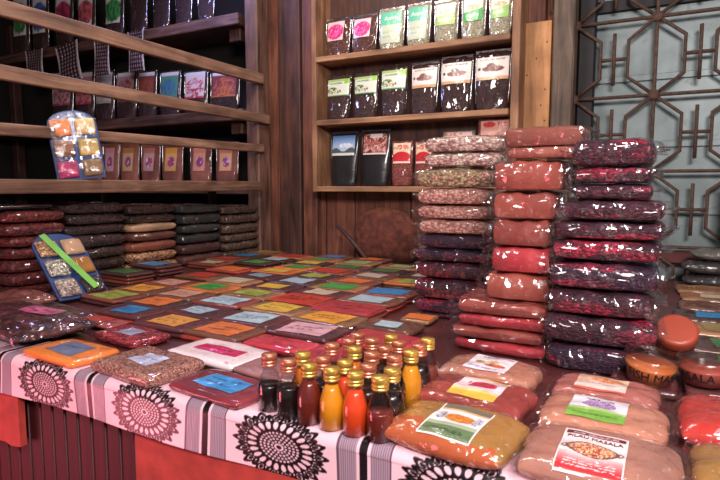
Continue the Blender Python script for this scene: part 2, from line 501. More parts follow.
# ================================================================== LEFT RACK AND SHELVES
rk = empty('display_rack', (-2.255, 2.84, 0)); tag(rk, 'rough timber rack frame with three long rails and a bottom shelf board at left', 'rack')
def rp(name, mb, m): return mb.build(name, m, rk)
off = Vector((-2.255, 2.84, 0))
def RB(c, d, **k): return MB().box(Vector(c) - off, d, **k)
mb = MB(); mb.box((0, .01, 1.88), (.095, .12, 1.955), ch=.008); rp('post', mb, W_post)
mb = MB(); mb.box((0, -2.05, 1.88), (.09, .09, 1.955), ch=.008); rp('post', mb, W_post)
for z, th, dz, ye in ((1.985, .062, -.008, 2.815), (1.75, .056, -.012, 2.87), (1.536, .046, .018, 2.81)):
    R3 = Matrix.Rotation(math.atan2(dz, 1.7), 3, 'X')
    mb = MB(); mb.box(Vector((-2.191, (.78 + ye) / 2, z + dz / 2)) - off, (.03, ye - .78, th), rot=R3, ch=.004)
    rp('rail', mb, W_rail)
rp('bottom_shelf', RB((-2.31, 1.74, 1.325), (.38, 1.93, .055), ch=.005), W_rail)
for yy in (1.0, 1.9, 2.66):
    rp('shelf_leg', RB((-2.475, yy, 1.1), (.03, .05, .396), ch=.004), W_dark)
# back shelving in the recess
bs = empty('wall_shelf', (-3.9, 3.2, 0)); tag(bs, 'dark timber wall shelving with three boards holding small pouches behind the rails', 'shelf')
o2 = Vector((-3.9, 3.2, 0))
SH = (2.47, 1.845, 1.345)
for z, xr in ((SH[0], -2.52), (SH[1], -2.5), (SH[2], -2.45)):
    MB().box(Vector(((-5.6 + xr) / 2, 3.18, z - .04)) - o2, (xr + 5.6, .38, .075), ch=.006).build('shelf_board', W_shelfx, bs)
for xx in (-5.55, -2.46): MB().box(Vector((xx, 3.3, 1.42)) - o2, (.08, .08, 2.84), ch=.006).build('upright', W_dark, bs)
for z in SH[:2]: MB().box(Vector((-2.62, 3.12, z - .12)) - o2, (.1, .1, .085), ch=.006).build('bracket', W_dark, bs)

# middle shelf unit
ms = empty('shelf_unit', (-1.22, 2.9, 0)); tag(ms, 'honey coloured wooden shelf unit of three boards fixed to the plank wall', 'shelf')
o3 = Vector((-1.22, 2.9, 0))
SF = 2.77; ZS = (1.322, 1.7, 2.055)
for z in ZS: MB().box(Vector((-1.222, SF + .085, z - .014)) - o3, (1.1, .17, .03), ch=.003).build('shelf_board', W_shelf, ms)
MB().box(Vector((-1.785, SF + .085, 1.98)) - o3, (.03, .175, 1.38), ch=.003).build('side_panel', W_shelfz, ms)
MB().box(Vector((-.642, SF + .085, 1.98)) - o3, (.04, .175, 1.38), ch=.003).build('side_panel', W_shelfz, ms)
MB().box(Vector((-1.22, SF + .165, 1.98)) - o3, (1.12, .012, 1.38)).build('back_panel', W_dark, ms)

# leaning pale plank, stick, sack
pl = empty('wooden_plank', (-.565, 2.9, 1.36)); tag(pl, 'pale wooden plank with dark nail holes standing beside the shelf unit', 'plank')
MB().box((0, 0, .38), (.13, .03, .76), ch=.003).build('board', W_pale, pl)
nb = MB(); rr = random.Random(5)
for k in range(9): 
    nb.lathe([(.004, -.001), (.004, .001)], 8)
    px, pz = rr.uniform(-.05, .05), .06 + k * .075
    for i in range(len(nb.v) - 16, len(nb.v)):
        q = nb.v[i]; nb.v[i] = (px + q[0], -.0155 + q[2] * .6, pz + q[1])
nb.build('nail_holes', BLACKINK, pl)
MB().box((-.565, 2.9, 1.345), (.16, .06, .03), ch=.004).build('ledge', W_grey).__setitem__('kind', 'structure')
D.objects['ledge'].name = 'trim_4'
a = aty(338, 226, 2.765); b = aty(368, 261, 2.72)
st = MB().tube([a, (a + b) / 2 + Vector((.004, 0, .004)), b], [.011, .012, .012], 8).build('wooden_stick', W_dark, None, True)
tag(st, 'thin dark stick leaning under the middle shelf unit', 'stick')
SACK = simple('rust_brown_sacking', rgb(92, 46, 34), .9, var=.5, scale=26, bump=.8)
sk = MB(); prof = [(.0, 0), (.16, .0), (.2, .05), (.205, .13), (.18, .22), (.13, .275), (.06, .295), (0, .3)]
sk.lathe(prof, 28, capb=False, capt=False)
sk.v = [(x * (1 + .08 * nz(x * 9, z * 9, 3)), y * .25, z * (1 + .06 * nz(x * 7, y * 9, 4))) for x, y, z in sk.v]
so = sk.build('sack', SACK, None, True, loc=(-1.36, 2.84, .902)); tag(so, 'rust brown sack slumped against the wall under the shelf unit', 'sack')

# ================================================================== TABLE
TABLETOP = simple('dark_maroon_oilcloth', rgb(78, 34, 34), .45, coat=.3, var=.3, scale=8)
CORAL = simple('coral_red_paint', rgb(172, 58, 50), .65, var=.25, scale=18, bump=.25)
t = NT('maroon_sheet'); v = t.coords((1, 1, 1)); 
f = noise_tex(t, t.coords((45, 5, 1.5)), 1., 4, .4)
t.link(t.ramp(f, [(.3, rgb(46, 3, 8)), (.6, rgb(70, 6, 13)), (.8, rgb(86, 12, 18))]), t.b.inputs['Base Color'])
t.set(Roughness=.6); MAROON = t.m
tb = empty('market_table', (-.8, 1.85, 0)); tag(tb, 'long low market table covered in dark cloth with red painted front', 'table')
o4 = Vector((-.8, 1.85, 0))
TB = lambda c, d, **k: MB().box(Vector(c) - o4, d, **k)
TB((-.85, 1.84, .879), (3.3, 2.08, .04), ch=.008).build('table_top', TABLETOP, tb)
TB((-.85, .84, .44), (3.3, .02, .82)).build('front_panel', MAROON, tb)
rib = MB()
for k in range(66): rib.tube([Vector((-2.47 + k * .05, .829, .03)) - o4, Vector((-2.47 + k * .05, .829, .85)) - o4], .0035, 6)
rib.build('corrugation', MAROON, tb, True)
def ragged(x0, x1, z0, z1, seed, name):
    n = 40; v = []; f = []
    y0, y1 = .795, .812
    for i in range(n + 1):
        x = x0 + (x1 - x0) * i / n
        zb = z0 + .008 * nz(i * .7, 1, seed); zt = z1 + .002 * nz(i * .9, 2, seed)
        ex = .006 * nz(i, 5, seed) if i in (0, n) else 0
        for (y, z) in ((y0, zb), (y0, zt), (y1, zt), (y1, zb)): v.append(Vector((x + ex, y, z)) - o4)
    for i in range(n):
        for k in range(4): f.append([i * 4 + k, i * 4 + (k + 1) % 4, (i + 1) * 4 + (k + 1) % 4, (i + 1) * 4 + k])
    f += [[0, 3, 2, 1], [n * 4 + k for k in range(4)]]
    link(name, mesh(v, f, False), CORAL, tb)
a = aty(20, 400, .8).x; b = aty(137, 430, .8).x
ragged(-2.3, a, .665, .856, 1, 'painted_board'); ragged(b, .75, .3, .856, 2, 'painted_board')
for sx in (-2.4, .7):
    for sy in (.9, 2.8): TB((sx, sy, .43), (.07, .07, .86), ch=.006).build('leg', W_dark, tb)

# printed oilcloth over the front edge
YF = .79
def cloth_pt(X, s):     # s = arc length from the back of the strip
    L1 = .11; r = .022; L2 = r * PI / 2
    w = .002 * nz(X * 6, s * 8, 2)
    if s < L1: return Vector((X, YF + r + L1 - s, .9025 + w * .6 + .0008))
    if s < L1 + L2:
        a = (s - L1) / r
        return Vector((X, YF + r - r * math.sin(a), .8815 + r * math.cos(a) + w * .4))
    dn = s - L1 - L2
    return Vector((X, YF + w * 1.5 + .006 * math.sin(X * 9) * dn / .08 - .012 * dn, .8815 - dn))
CL0, CL1, CLS = -2.45, .72, .11 + .022 * PI / 2 + .079
S_C = .11 + .022 * PI / 2 + (.8815 - .855)
def art_cloth(U, V):
    X = CL0 + (CL1 - CL0) * U; s = CLS * (1 - V)
    A = flat(U, (240, 198, 210))
    ds = s - S_C
    # stripes
    q = (X + .768 + 35 * .35 + .175) % .35 - .175
    q2 = q - .04 * 0
    gm = (abs(q2) < .048)
    fine = (np.sin(q2 * 2 * PI / .0042) > .2)
    put(A, gm, (128, 108, 124)); put(A, gm & fine, (176, 150, 166))
    put(A, abs(q2) < .0135, (232, 196, 208)); put(A, abs(q2) < .0075, (16, 12, 18))
    put(A, (abs(abs(q2) - .05) < .0018), (90, 70, 86))
    # mandalas
    dx = (X + .592 + 34.5 * .345) % .345 - .1725
    rx = dx / .108; ry = ds / .069
    R = np.hypot(rx, ry); T = np.arctan2(ry, rx)
    ink = np.zeros(U.shape, bool); ground = np.zeros(U.shape, bool)
    def petals(n_, o_, ra, rb, wd, lw):
        ph = ((T / (2 * PI) * n_ + o_) % 1) - .5
        k = np.clip((R - ra) / (rb - ra), 0, 1)
        half = wd * (1 - k) ** .62 * np.minimum(1, .45 + k * 2.2)
        ins = (R > ra) & (R < rb) & (abs(ph) < half)
        k2 = np.clip((R - ra - lw * .4) / (rb - ra - lw * 1.5), 0, 1)
        core = ins & (R > ra + lw * .3) & (R < rb - lw) & (abs(ph) < .62 * wd * (1 - k2) ** .62 * np.minimum(1, .45 + k2 * 2.2))
        ink[ins] = True; ink[core] = False
        eye = ins & ((ph / (wd * .26)) ** 2 + ((R - ra - (rb - ra) * .36) / ((rb - ra) * .2)) ** 2 < 1)
        ink[eye] = True
    petals(18, .5, .66, 1.0, .5, .1)
    petals(18, 0., .64, .9, .5, .1)
    m = (R > .44) & (R < .7); ink[m] = True
    ph = ((T / (2 * PI) * 24) % 1) - .5
    ink &= ~(((ph / .33) ** 2 + ((R - .575) / .1) ** 2 < 1) & m)
    ink[R <= .44] = True
    for (rr_, n_) in ((.385, 30), (.305, 24), (.225, 18), (.145, 12)):
        ph = ((T / (2 * PI) * n_ + .3) % 1) - .5
        ink &= ~((ph / .34) ** 2 + ((R - rr_) / .03) ** 2 < 1)
    ink &= ~((R < .1) & (R > .055))
    put(A, ink & (abs(q) > .05), (10, 6, 10))
    return A
def soft(fn, n, m, k=3):
    """average k x k samples of a print so that its fine lines stay smooth"""
    def g(U, V):
        A = 0
        for a in range(k):
            for b in range(k): A = A + fn(U + ((a + .5) / k - .5) / n, V + ((b + .5) / k - .5) / m)
        return A / (k * k)
    return g
cl = print_grid('tablecloth', 2700, 120, lambda u, v: cloth_pt(CL0 + (CL1 - CL0) * u, CLS * (1 - v)), soft(art_cloth, 2700, 120), CLOTH, None)
tag(cl, 'pink oilcloth strip with black mandala print wrapped over the table front edge', 'tablecloth')
mo = cl.modifiers.new('thick', 'SOLIDIFY'); mo.thickness = .0015; mo.offset = -1

# ================================================================== FLAT PACKETS ON THE TABLE
CARD = {'blue': (44, 132, 190), 'pale blue': (176, 200, 212), 'green': (64, 160, 70), 'olive': (150, 128, 70), 'red': (196, 62, 46), 'yellow': (228, 184, 72),
        'grey-blue': (138, 158, 168), 'cream': (206, 184, 156), 'orange': (226, 120, 56), 'lime': (164, 172, 74), 'pink-beige': (212, 156, 132),
        'light green': (150, 186, 110), 'dark green': (62, 116, 62), 'amber': (232, 158, 58), 'pink': (226, 172, 184), 'crimson': (178, 52, 62), 'white': (238, 222, 226), 'magenta': (206, 30, 84)}
FILL = {}
for k, c in {'dark brown': (62, 32, 28), 'brown': (108, 62, 42), 'reddish brown': (124, 54, 40), 'orange': (196, 104, 40), 'tan': (142, 98, 62), 'maroon': (82, 30, 34), 'brick red': (150, 48, 38), 'crimson': (160, 46, 52)}.items():
    c = np.array(c)
    FILL[k] = bagmat('fill_' + k.replace(' ', '_'), [rgb(*(c * .72)), rgb(*c), rgb(*np.minimum(255, c * 1.2))], 'powder', crink=.35, coatr=.16, coat=.8)
PK = [(-2.096, 2.525, 'blue', 'dark brown', 1), (-1.846, 2.467, 'pale blue', 'dark brown', 1), (-1.864, 2.326, 'green', 'dark brown', 1), (-2.085, 2.7, 'olive', 'brown', 1.2),
      (-1.84, 2.615, 'red', 'orange', 1.2), (-1.59, 2.131, 'yellow', 'orange', 1), (-1.568, 2.275, 'green', 'orange', 1), (-1.568, 1.982, 'grey-blue', 'maroon', .8),
      (-1.34, 1.94, 'pale blue', 'dark brown', 1), (-2.066, 2.2, 'cream', 'reddish brown', .9), (-2.1, 2.36, 'red', 'brown', 1), (-1.82, 2.07, 'orange', 'brick red', 1.2),
      (-1.8, 1.86, 'red', 'brown', 1), (-1.58, 1.82, 'cream', 'tan', 1.1), (-1.567, 1.657, 'green', 'orange', 1), (-1.35, 1.789, 'yellow', 'maroon', .9),
      (-1.332, 1.638, 'lime', 'tan', 1), (-1.56, 1.505, 'pink-beige', 'brown', 1.1), (-1.33, 1.485, 'pale blue', 'reddish brown', 1.15), (-1.11, 1.63, 'red', 'brick red', 1.5),
      (-1.1, 1.478, 'yellow', 'tan', 1.1), (-1.3, 1.325, 'pale blue', 'maroon', .8), (-1.085, 1.325, 'pale blue', 'maroon', 1.1), (-1.62, 2.7, 'blue', 'brown', 1),
      (-1.6, 2.43, 'yellow', 'dark brown', 1), (-1.345, 2.09, 'lime', 'dark brown', .9), (-1.35, 2.385, 'dark green', 'brown', 1), (-1.36, 2.24, 'red', 'reddish brown', 1.2),
      (-1.38, 2.55, 'light green', 'tan', 1), (-1.122, 2.05, 'orange', 'brown', 1), (-1.114, 1.9, 'green', 'tan', 1.1), (-1.125, 2.21, 'cream', 'brown', 1),
      (-1.13, 2.37, 'dark green', 'dark brown', 1), (-1.12, 2.53, 'light green', 'tan', .9), (-.9, 2.144, 'lime', 'orange', 1), (-.895, 1.9, 'blue', 'reddish brown', 1.2),
      (-.892, 1.745, 'pale blue', 'brown', 1.1), (-1.115, 1.77, 'cream', 'maroon', .9), (-.89, 1.585, 'crimson', 'crimson', 1.6), (-.88, 1.435, 'amber', 'tan', 1.15),
      (-.86, 1.29, 'pink', 'maroon', 1.15), (-.66, 2.0, 'olive', 'brown', 1), (-.9, 2.32, 'cream', 'dark brown', 1), (-1.78, 1.66, 'pink-beige', 'reddish brown', 1),
      (-1.775, 1.51, 'amber', 'brown', 1.1), (-1.763, 1.365, 'lime', 'reddish brown', 1.2), (-1.53, 1.36, 'orange', 'dark brown', 1.1),
      (-1.5, 1.225, 'blue', 'maroon', .85), (-1.265, 1.18, 'amber', 'maroon', 1), (-1.065, 1.18, 'orange', 'brown', 1.1),
      (-1.62, 2.57, 'green', 'tan', .8), (-1.38, 2.7, 'orange', 'brown', .9)]
rr = random.Random(11)
def nearest(i, dxs):
    best = None
    for j, p in enumerate(PK):
        if j == i: continue
        dx = p[0] - PK[i][0]; dy = p[1] - PK[i][1]
        if dxs == 'behind' and abs(dx) < .12 and dy > .05: k = dy
        elif dxs == 'front' and abs(dx) < .12 and dy < -.05: k = -dy
        elif dxs == 'left' and abs(dy) < .12 and dx < -.1: k = -dx
        elif dxs == 'right' and abs(dy) < .12 and dx > .1: k = dx
        else: continue
        if k < .34 and (best is None or k < best[0]): best = (k, j)
    return PK[best[1]][2] if best else None
used = set()
def packet_label(i):
    X, Y, c, f, s = PK[i]
    base = f'flat {f} packet with {c} card'
    nb = {k: nearest(i, k) for k in ('behind', 'front', 'left', 'right')}
    cands = []
    for k, w in (('behind', 'in front of'), ('front', 'behind'), ('left', 'right of'), ('right', 'left of')):
        if nb[k]: cands.append(f'{base}, {w} a {nb[k]} carded one')
    if nb['behind'] and nb['left']: cands.append(f'{base}, between a {nb["left"]} card at left and a {nb["behind"]} card behind')
    for c_ in cands:
        if c_ not in used: used.add(c_); return c_
    used.add(base + ' near the back edge'); return base + ' near the back edge'
def flat_packet(x, y, z, w, d, t, fill, card, cs, rz, seed, rows=None, cw=.128, cdp=.1, film=True, name='spice_packet', cardname='card'):
    o, top = pillow(name, w, d, t, FILL[fill] if isinstance(fill, str) else fill, None, seed, 14, 10, (x, y, z), (0, 0, rz), p=14, hs=.48, wob=.03, lump=.2, q=.3)
    a = rr.uniform(-.08, .08)
    def pos(u, v, a=a):
        X = (u - .5) * cw * cs; Yv = (v - .5) * cdp * cs
        X, Yv = X * math.cos(a) - Yv * math.sin(a), X * math.sin(a) + Yv * math.cos(a)
        p = top(max(-.97, min(.97, X / (w / 2))), max(-.97, min(.97, Yv / (d / 2))))
        return Vector((X, Yv, p.z + .0012))
    if card: print_grid(cardname, 24 if rows else 8, 20 if rows else 8, pos, art_card(CARD[card] if isinstance(card, str) else card, seed, rows), PRINTG, o)
    if film:
        seal_flap(o, w, d, t, seed, 1, .008, FILM, .45); 
    return o
for i, (X, Y, c, f, s) in enumerate(PK):
    wdt = .222 + rr.uniform(-.006, .006); dpt = .145
    near = Y < 1.7
    o = flat_packet(X, Y, .9155 if i not in () else .9, wdt, dpt, .014, f, c, s * .98 if s < 1.45 else s * 1.02, rr.uniform(-.09, .0), 20 + i, ((.62, .15, .85), (.38, .12, .7)) if near else None)
    tag(o, packet_label(i), 'packet', 'flat spice packets laid out on the table')
    # a second packet under it
    fu = rr.choice(['brown', 'dark brown', 'reddish brown', 'maroon', 'brick red'])
    u, _ = pillow('spice_packet', .225, .146, .014, FILL[fu], None, 200 + i, 12, 8, (X + rr.uniform(-.003, .003), Y + rr.uniform(-.002, .002), .9015), (0, 0, rr.uniform(-.06, .02)), p=14, hs=.48, wob=.03, lump=.1, q=.3)
    tag(u, 'flat spice packet with no card showing, lying underneath a carded packet on the table', 'packet', 'packets underneath the carded packets')

# two piles near the left stacks
for (X, Y, card, fl, n, nm) in ((-2.03, 1.80, 'blue', 'dark brown', 5, 'blue'), (-2.04, 1.645, 'dark green', 'dark brown', 4, 'dark green')):
    for k in range(n):
        last = k == n - 1
        o = flat_packet(X + rr.uniform(-.01, .01), Y + rr.uniform(-.003, .003), .9015 + k * .0145, .22, .145, .014, rr.choice(['dark brown', 'maroon', 'reddish brown']) if not last else 'dark brown', card if last else None, 1.0, rr.uniform(-.1, .02), 400 + k + int(X * 100), film=False)
        if last: tag(o, f'dark packet with {nm} card on top of the pile before the dark bags', 'packet', 'piled flat packets')
        else: tag(o, f'cardless flat packet inside the pile topped by the {nm} card', 'packet', 'piled flat packets under ' + nm + ' card')

# ================================================================== FRONT ROW, LEFT
SEEDPINK = bagmat('crushed_peanut', [rgb(130, 72, 66), rgb(196, 132, 116), rgb(216, 160, 142), rgb(170, 104, 94)], 'seeds', 170., .3)
ORANGEP = bagmat('orange_powder', [rgb(214, 104, 30), rgb(236, 128, 44), rgb(244, 148, 66)], 'powder', crink=.25)
MAROONP = bagmat('maroon_powder', [rgb(96, 26, 36), rgb(128, 38, 50), rgb(148, 54, 66)], 'powder', crink=.3)
WHITEP = bagmat('white_powder', [rgb(226, 200, 204), rgb(240, 218, 222), rgb(250, 232, 236)], 'powder', crink=.2)
CRUMB = bagmat('red_crumbs', [rgb(96, 20, 30), rgb(176, 40, 56), rgb(206, 80, 90)], 'seeds', 120., .4)
HIBLOOSE = bagmat('dark_petals', [rgb(40, 20, 24), rgb(92, 36, 44), rgb(128, 62, 66), rgb(70, 30, 36)], 'flakes', 40., .9, csc=(11, 18, 12), coatr=.06)
def tagged(o, l, c, g=None): return tag(o, l, c, g)
o = flat_packet(-1.29, .868, .9035, .22, .135, .02, ORANGEP, (108, 118, 150), .75, -.06, 501, ((.6, .2, .8),), cw=.14)
tag(o, 'bright orange powder packet with grey-blue card at the table front edge', 'packet', 'packets along the front edge')
o = flat_packet(-1.025, .878, .9035, .225, .16, .03, SEEDPINK, (196, 200, 226), .62, -.1, 502, ((.6, .15, .85), (.38, .1, .8)), cw=.13)
tag(o, 'packet of crushed pinkish nuts with pale lilac card at the front edge', 'packet', 'packets along the front edge')
o = flat_packet(-.785, .862, .9035, .215, .125, .018, MAROONP, (60, 148, 214), .85, -.1, 503, ((.66, .1, .5), (.36, .1, .8), (.74, .6, .9)), cw=.14, cdp=.075)
tag(o, 'maroon powder packet with bright blue handwritten card beside the sauce bottles', 'packet', 'packets along the front edge')
o = flat_packet(-.955, 1.04, .9035, .25, .15, .018, WHITEP, 'magenta', 1., -.12, 504, ((.5, .2, .8),), cw=.15, cdp=.045)
tag(o, 'white powder packet with long magenta card behind the crushed nut packet', 'packet', 'packets along the front edge')
o = flat_packet(-1.275, 1.04, .9035, .2, .12, .025, CRUMB, (158, 158, 186), .55, -.12, 505, None, cw=.14)
tag(o, 'small clear packet of red crumbs behind the orange powder packet', 'packet', 'packets along the front edge')
# clear-film packets around the bottles
REDP = bagmat('red_powder_flat', [rgb(150, 32, 46), rgb(186, 44, 60), rgb(206, 64, 80)], 'powder', crink=.5)
for (X, Y, w, d, c, cs, lbl) in ((-.86, 1.167, .2, .095, None, 1, 'narrow cardless red packet behind the white packet with magenta card'), (-.66, 1.14, .21, .14, None, 1, 'cardless red packet in loose clear plastic behind the sauce bottles'),
                         (-.645, 1.32, .21, .14, 'crimson', 1.3, 'red packet with wide crimson card before the red bag pile'),
                         (-.69, 1.47, .19, .12, 'pale blue', .6, 'small packet with pale blue card next to the purple petal bags')):
    o = flat_packet(X, Y, .9035, w, d, .02, REDP if c != 'pale blue' else FILL['brown'], c, cs, -.05, 510 + int(-X * 100), None, film=False)
    for s in (-1, 1): seal_flap(o, w, d, .02, 17 + s, s, .045 if s < 0 else .015, FILMD, .5)
    seal_flap(o, w, d, .02, 27, -1, .03, FILMD, .5, 'y'); tag(o, lbl, 'packet', 'loose plastic packets')
o = flat_packet(-.745, 1.005, .9035, .2, .12, .016, bagmat('mauve_powder', [rgb(130, 84, 88), rgb(158, 108, 110), rgb(176, 130, 132)], 'powder', crink=.7), None, 1, -.1, 522, None, film=False)
for s_ in (-1, 1): seal_flap(o, .2, .12, .016, 33 + s_, s_, .03, FILMD, .5)
tag(o, 'cardless mauve packet in clear film between the white packet and the bottles', 'packet', 'loose plastic packets')
o = flat_packet(-.655, 1.62, .9035, .1, .1, .014, 'tan', 'orange', .7, 0, 519, None, film=False); tag(o, 'tiny tan packet with orange card left of the pale seed stack', 'packet')
# big clear bag at far left
bg, top = pillow('spice_bag', .46, .23, .07, HIBLOOSE, None, 61, 30, 20, (-1.655, .965, .904), (0, 0, -.12), p=3, hs=.35, wob=.08, lump=.2)
tag(bg, 'large clear bag of dark petals with pink card at the left front corner', 'bag')
def pos(u, v):
    X = .06 + (u - .5) * .15; Y = .03 + (v - .5) * .07; p = top(X / .23, Y / .115); return Vector((X, Y, p.z + .003))
print_grid('card', 20, 12, pos, art_card((228, 112, 160), 3), PRINTG, bg)
film_sleeve(bg, .46, .23, .07, 61, None, .05, .02, .009, .35, 40, 24); seal_flap(bg, .46, .23, .07, 62, 1, .05, FILMD, .35); seal_flap(bg, .46, .23, .07, 63, -1, .04, FILMD, .35, 'y')
bg, top = pillow('spice_bag', .24, .14, .055, bagmat('dull_rose_powder', [rgb(120, 64, 58), rgb(146, 82, 74), rgb(166, 104, 94)], 'powder', crink=.7), None, 66, 20, 14, (-2.01, 1.165, .904), (0, 0, .03), p=3, hs=.35, wob=.08, lump=.2)
film_sleeve(bg, .24, .14, .055, 66, None, .02, .012, .006, .35, 30, 18)
tag(bg, 'dull rose powder bag behind the large petal bag at far left', 'bag')
bg, top = pillow('spice_packet', .2, .08, .018, bagmat('rosy_powder', [rgb(130, 60, 58), rgb(156, 76, 74), rgb(176, 96, 90)], 'powder', crink=.5), None, 67, 16, 10, (-1.51, 1.112, .9035), (0, 0, -.03), p=5, hs=.4)
tag(bg, 'dull rose packet with red card right behind the large petal bag', 'packet')
def pos(u, v):
    X = (u - .5) * .11; Y = (v - .5) * .055; p = top(X / .1, Y / .04); return Vector((X, Y, p.z + .0015))
print_grid('card', 12, 10, pos, art_card(CARD['red'], 4, None), PRINTG, bg)

# ================================================================== STACKS
HIB = bagmat('hibiscus_petals', [rgb(26, 8, 26), rgb(66, 14, 42), rgb(40, 12, 36), rgb(84, 18, 48), rgb(58, 14, 44), rgb(110, 20, 52)], 'flakes', 135., 1., csc=(16, 34, 28), coatr=.07, coat=.5, streak=rgb(196, 26, 72))
HIBV = bagmat('dark_violet_petals', [rgb(24, 10, 38), rgb(52, 18, 60), rgb(34, 12, 44), rgb(70, 18, 56), rgb(44, 16, 54)], 'flakes', 135., 1., csc=(16, 34, 28), coatr=.07, coat=.5, streak=rgb(180, 24, 70))
PINKSEED = bagmat('pink_seeds', [rgb(170, 104, 96), rgb(224, 164, 146), rgb(236, 190, 172), rgb(200, 122, 114)], 'seeds', 95., .7, csc=(16, 24, 18), coatr=.1)
TANSEED = bagmat('tan_seeds', [rgb(96, 72, 48), rgb(188, 160, 118), rgb(206, 184, 146), rgb(140, 104, 76)], 'seeds', 105., .7, csc=(16, 24, 18), coatr=.1)
MIXSEED = bagmat('mottled_beans', [rgb(140, 90, 92), rgb(226, 196, 180), rgb(238, 216, 198), rgb(170, 108, 108)], 'seeds', 95., .7, csc=(16, 24, 18), coatr=.1)
REDPOW = bagmat('brick_red_powder', [rgb(118, 50, 42), rgb(148, 66, 54), rgb(168, 84, 70)], 'powder', 1, 1.7, csc=(14, 44, 40), coatr=.07)
REDPOW2 = bagmat('rose_red_powder', [rgb(146, 34, 44), rgb(182, 48, 58), rgb(200, 70, 76)], 'powder', 1, 1.7, csc=(14, 44, 40), coatr=.07)
BRNPOW = bagmat('red_brown_powder', [rgb(118, 60, 50), rgb(146, 78, 64), rgb(166, 98, 82)], 'powder', 1, 1.7, csc=(14, 44, 40), coatr=.07)
ordn = ['top', 'second', 'third', 'fourth', 'fifth', 'sixth', 'seventh', 'eighth', 'ninth', 'tenth', 'eleventh', 'twelfth']
def stack(xc, Yf, d, edges, ws, mats, descs, where, group, seed, flap=.028, cat='bag', dx=None, bulge=4.4):
    """bags piled up: edges are the photo heights of the bag tops, front face at Yf"""
    zs = [aty(e[0], e[1], Yf).z for e in edges]
    zb = .902
    n = len(zs)
    zs = zs + [zb]
    for i in range(n):
        t = zs[i] - zs[i + 1]
        w = ws[i]; x = xc + (dx[i] if dx else 0)
        r = random.Random(seed + i)
        root, top = pillow('spice_bag', w, d, t, mats[i], None, seed + i, 24, 16, (x, Yf + d / 2 + r.uniform(0, .012), zs[i + 1]), (0, 0, r.uniform(-.05, .05)), p=bulge, hs=.48, wob=.08, lump=.14, q=.22)
        for s in (-1, 1): seal_flap(root, w, d, t, seed + i, s, flap, FILM, .45)
        film_sleeve(root, w, d, t, seed + i)
        tag(root, f'{descs[i]}, {ordn[i]} from top in {where}'.replace('top from top', 'topmost'), cat, group)
def px_w(pxs, y, Y): return [abs(aty(b, y, Y).x - aty(a, y, Y).x) for a, b in pxs]
def px_c(pxs, y, Y): return [(aty(b, y, Y).x + aty(a, y, Y).x) / 2 for a, b in pxs]
# right stack: hibiscus
PXS = [(564, 653), (568, 650), (567, 652), (555, 667), (549, 668), (548, 665), (543, 665), (543, 662), (540, 665), (545, 660)]
EDG = [(608, 136), (608, 165), (608, 183), (608, 199), (606, 220), (606, 240), (606, 262), (604, 291), (604, 317), (604, 347)]
YS = 1.335
cs = px_c(PXS, 250, YS); ws = px_w(PXS, 250, YS); xm = sum(cs) / len(cs)
ws = [w * .93 for w in ws]
names = ['puffy bag of dark red petals with loose film', 'slim bag of purple petals', 'thin bag of purple petals', 'wide bag of crimson purple petals', 'wide glossy bag of crimson petals', 'plump bag of purple petals',
         'bluish purple bag of petals', 'dark purple bag of petals', 'thick bag of crimson purple petals', 'shadowed bag of dark petals']
stack(xm, YS, .185, EDG, ws, [HIB, HIB, HIB, HIB, HIB, HIB, HIBV, HIB, HIB, HIBV], names, 'the tall right stack', 'tall right stack of petal bags', 700, .03, dx=[c - xm for c in cs])
# middle stack: red powder
PXS = [(503, 580), (490, 563), (489, 556), (492, 551), (490, 552), (484, 552)]
EDG = [(530, 146), (526, 158), (522, 190), (522, 219), (522, 246), (520, 273)]
YM = 1.40
cs = px_c(PXS, 230, YM); ws = px_w(PXS, 230, YM)
zbase = aty(515, 301, YM).z
zs = [aty(e[0], e[1], YM).z for e in EDG] + [zbase]
mats = [BRNPOW, REDPOW, REDPOW, REDPOW, REDPOW2, REDPOW]
nm = ['flat lower bag of red brown powder under the neat top bag', 'slanting bag of brick red powder', 'smooth bag of brick red powder', 'bag of brick red powder with wide film end', 'bright rose red powder bag', 'wide bag of brick red powder']
for i in range(6):
    t = zs[i] - zs[i + 1]
    root, top = pillow('spice_bag', ws[i] * .97, .18, t, mats[i], None, 740 + i, 22, 14, (cs[i], YM + .09 + .004 * (i % 3), zs[i + 1]), (0, 0, -.03 + .02 * (i % 3)), p=9, hs=.5, wob=.06, lump=.16, q=.2)
    for s in (-1, 1): seal_flap(root, ws[i], .18, t, 740 + i, s, .03, FILM, .45)
    film_sleeve(root, ws[i], .18, t, 740 + i, None, .055, .016, .009, nx=26, ny=9)
    tag(root, nm[i] + ', in the middle stack' + (', second from top' if i == 1 else ''), 'bag', 'middle stack of red powder bags')
zt = aty(535, 125, YM).z; t = zt - zs[0]
root, top = pillow('spice_bag', .185, .19, t, BRNPOW, None, 760, 22, 14, (cs[0] - .003, YM + .095, zs[0]), (0, 0, -.02), p=10, hs=.5, wob=.02, lump=.12, q=.18)
film_sleeve(root, .19, .19, t, 761, None, .045, .016, .008, nx=24, ny=9)
for s in (-1, 1): seal_flap(root, .185, .19, t, 761, s, .035, FILMD, .5)
tag(root, 'neat blocky bag of red brown powder topping the middle stack', 'bag', 'middle stack of red powder bags')
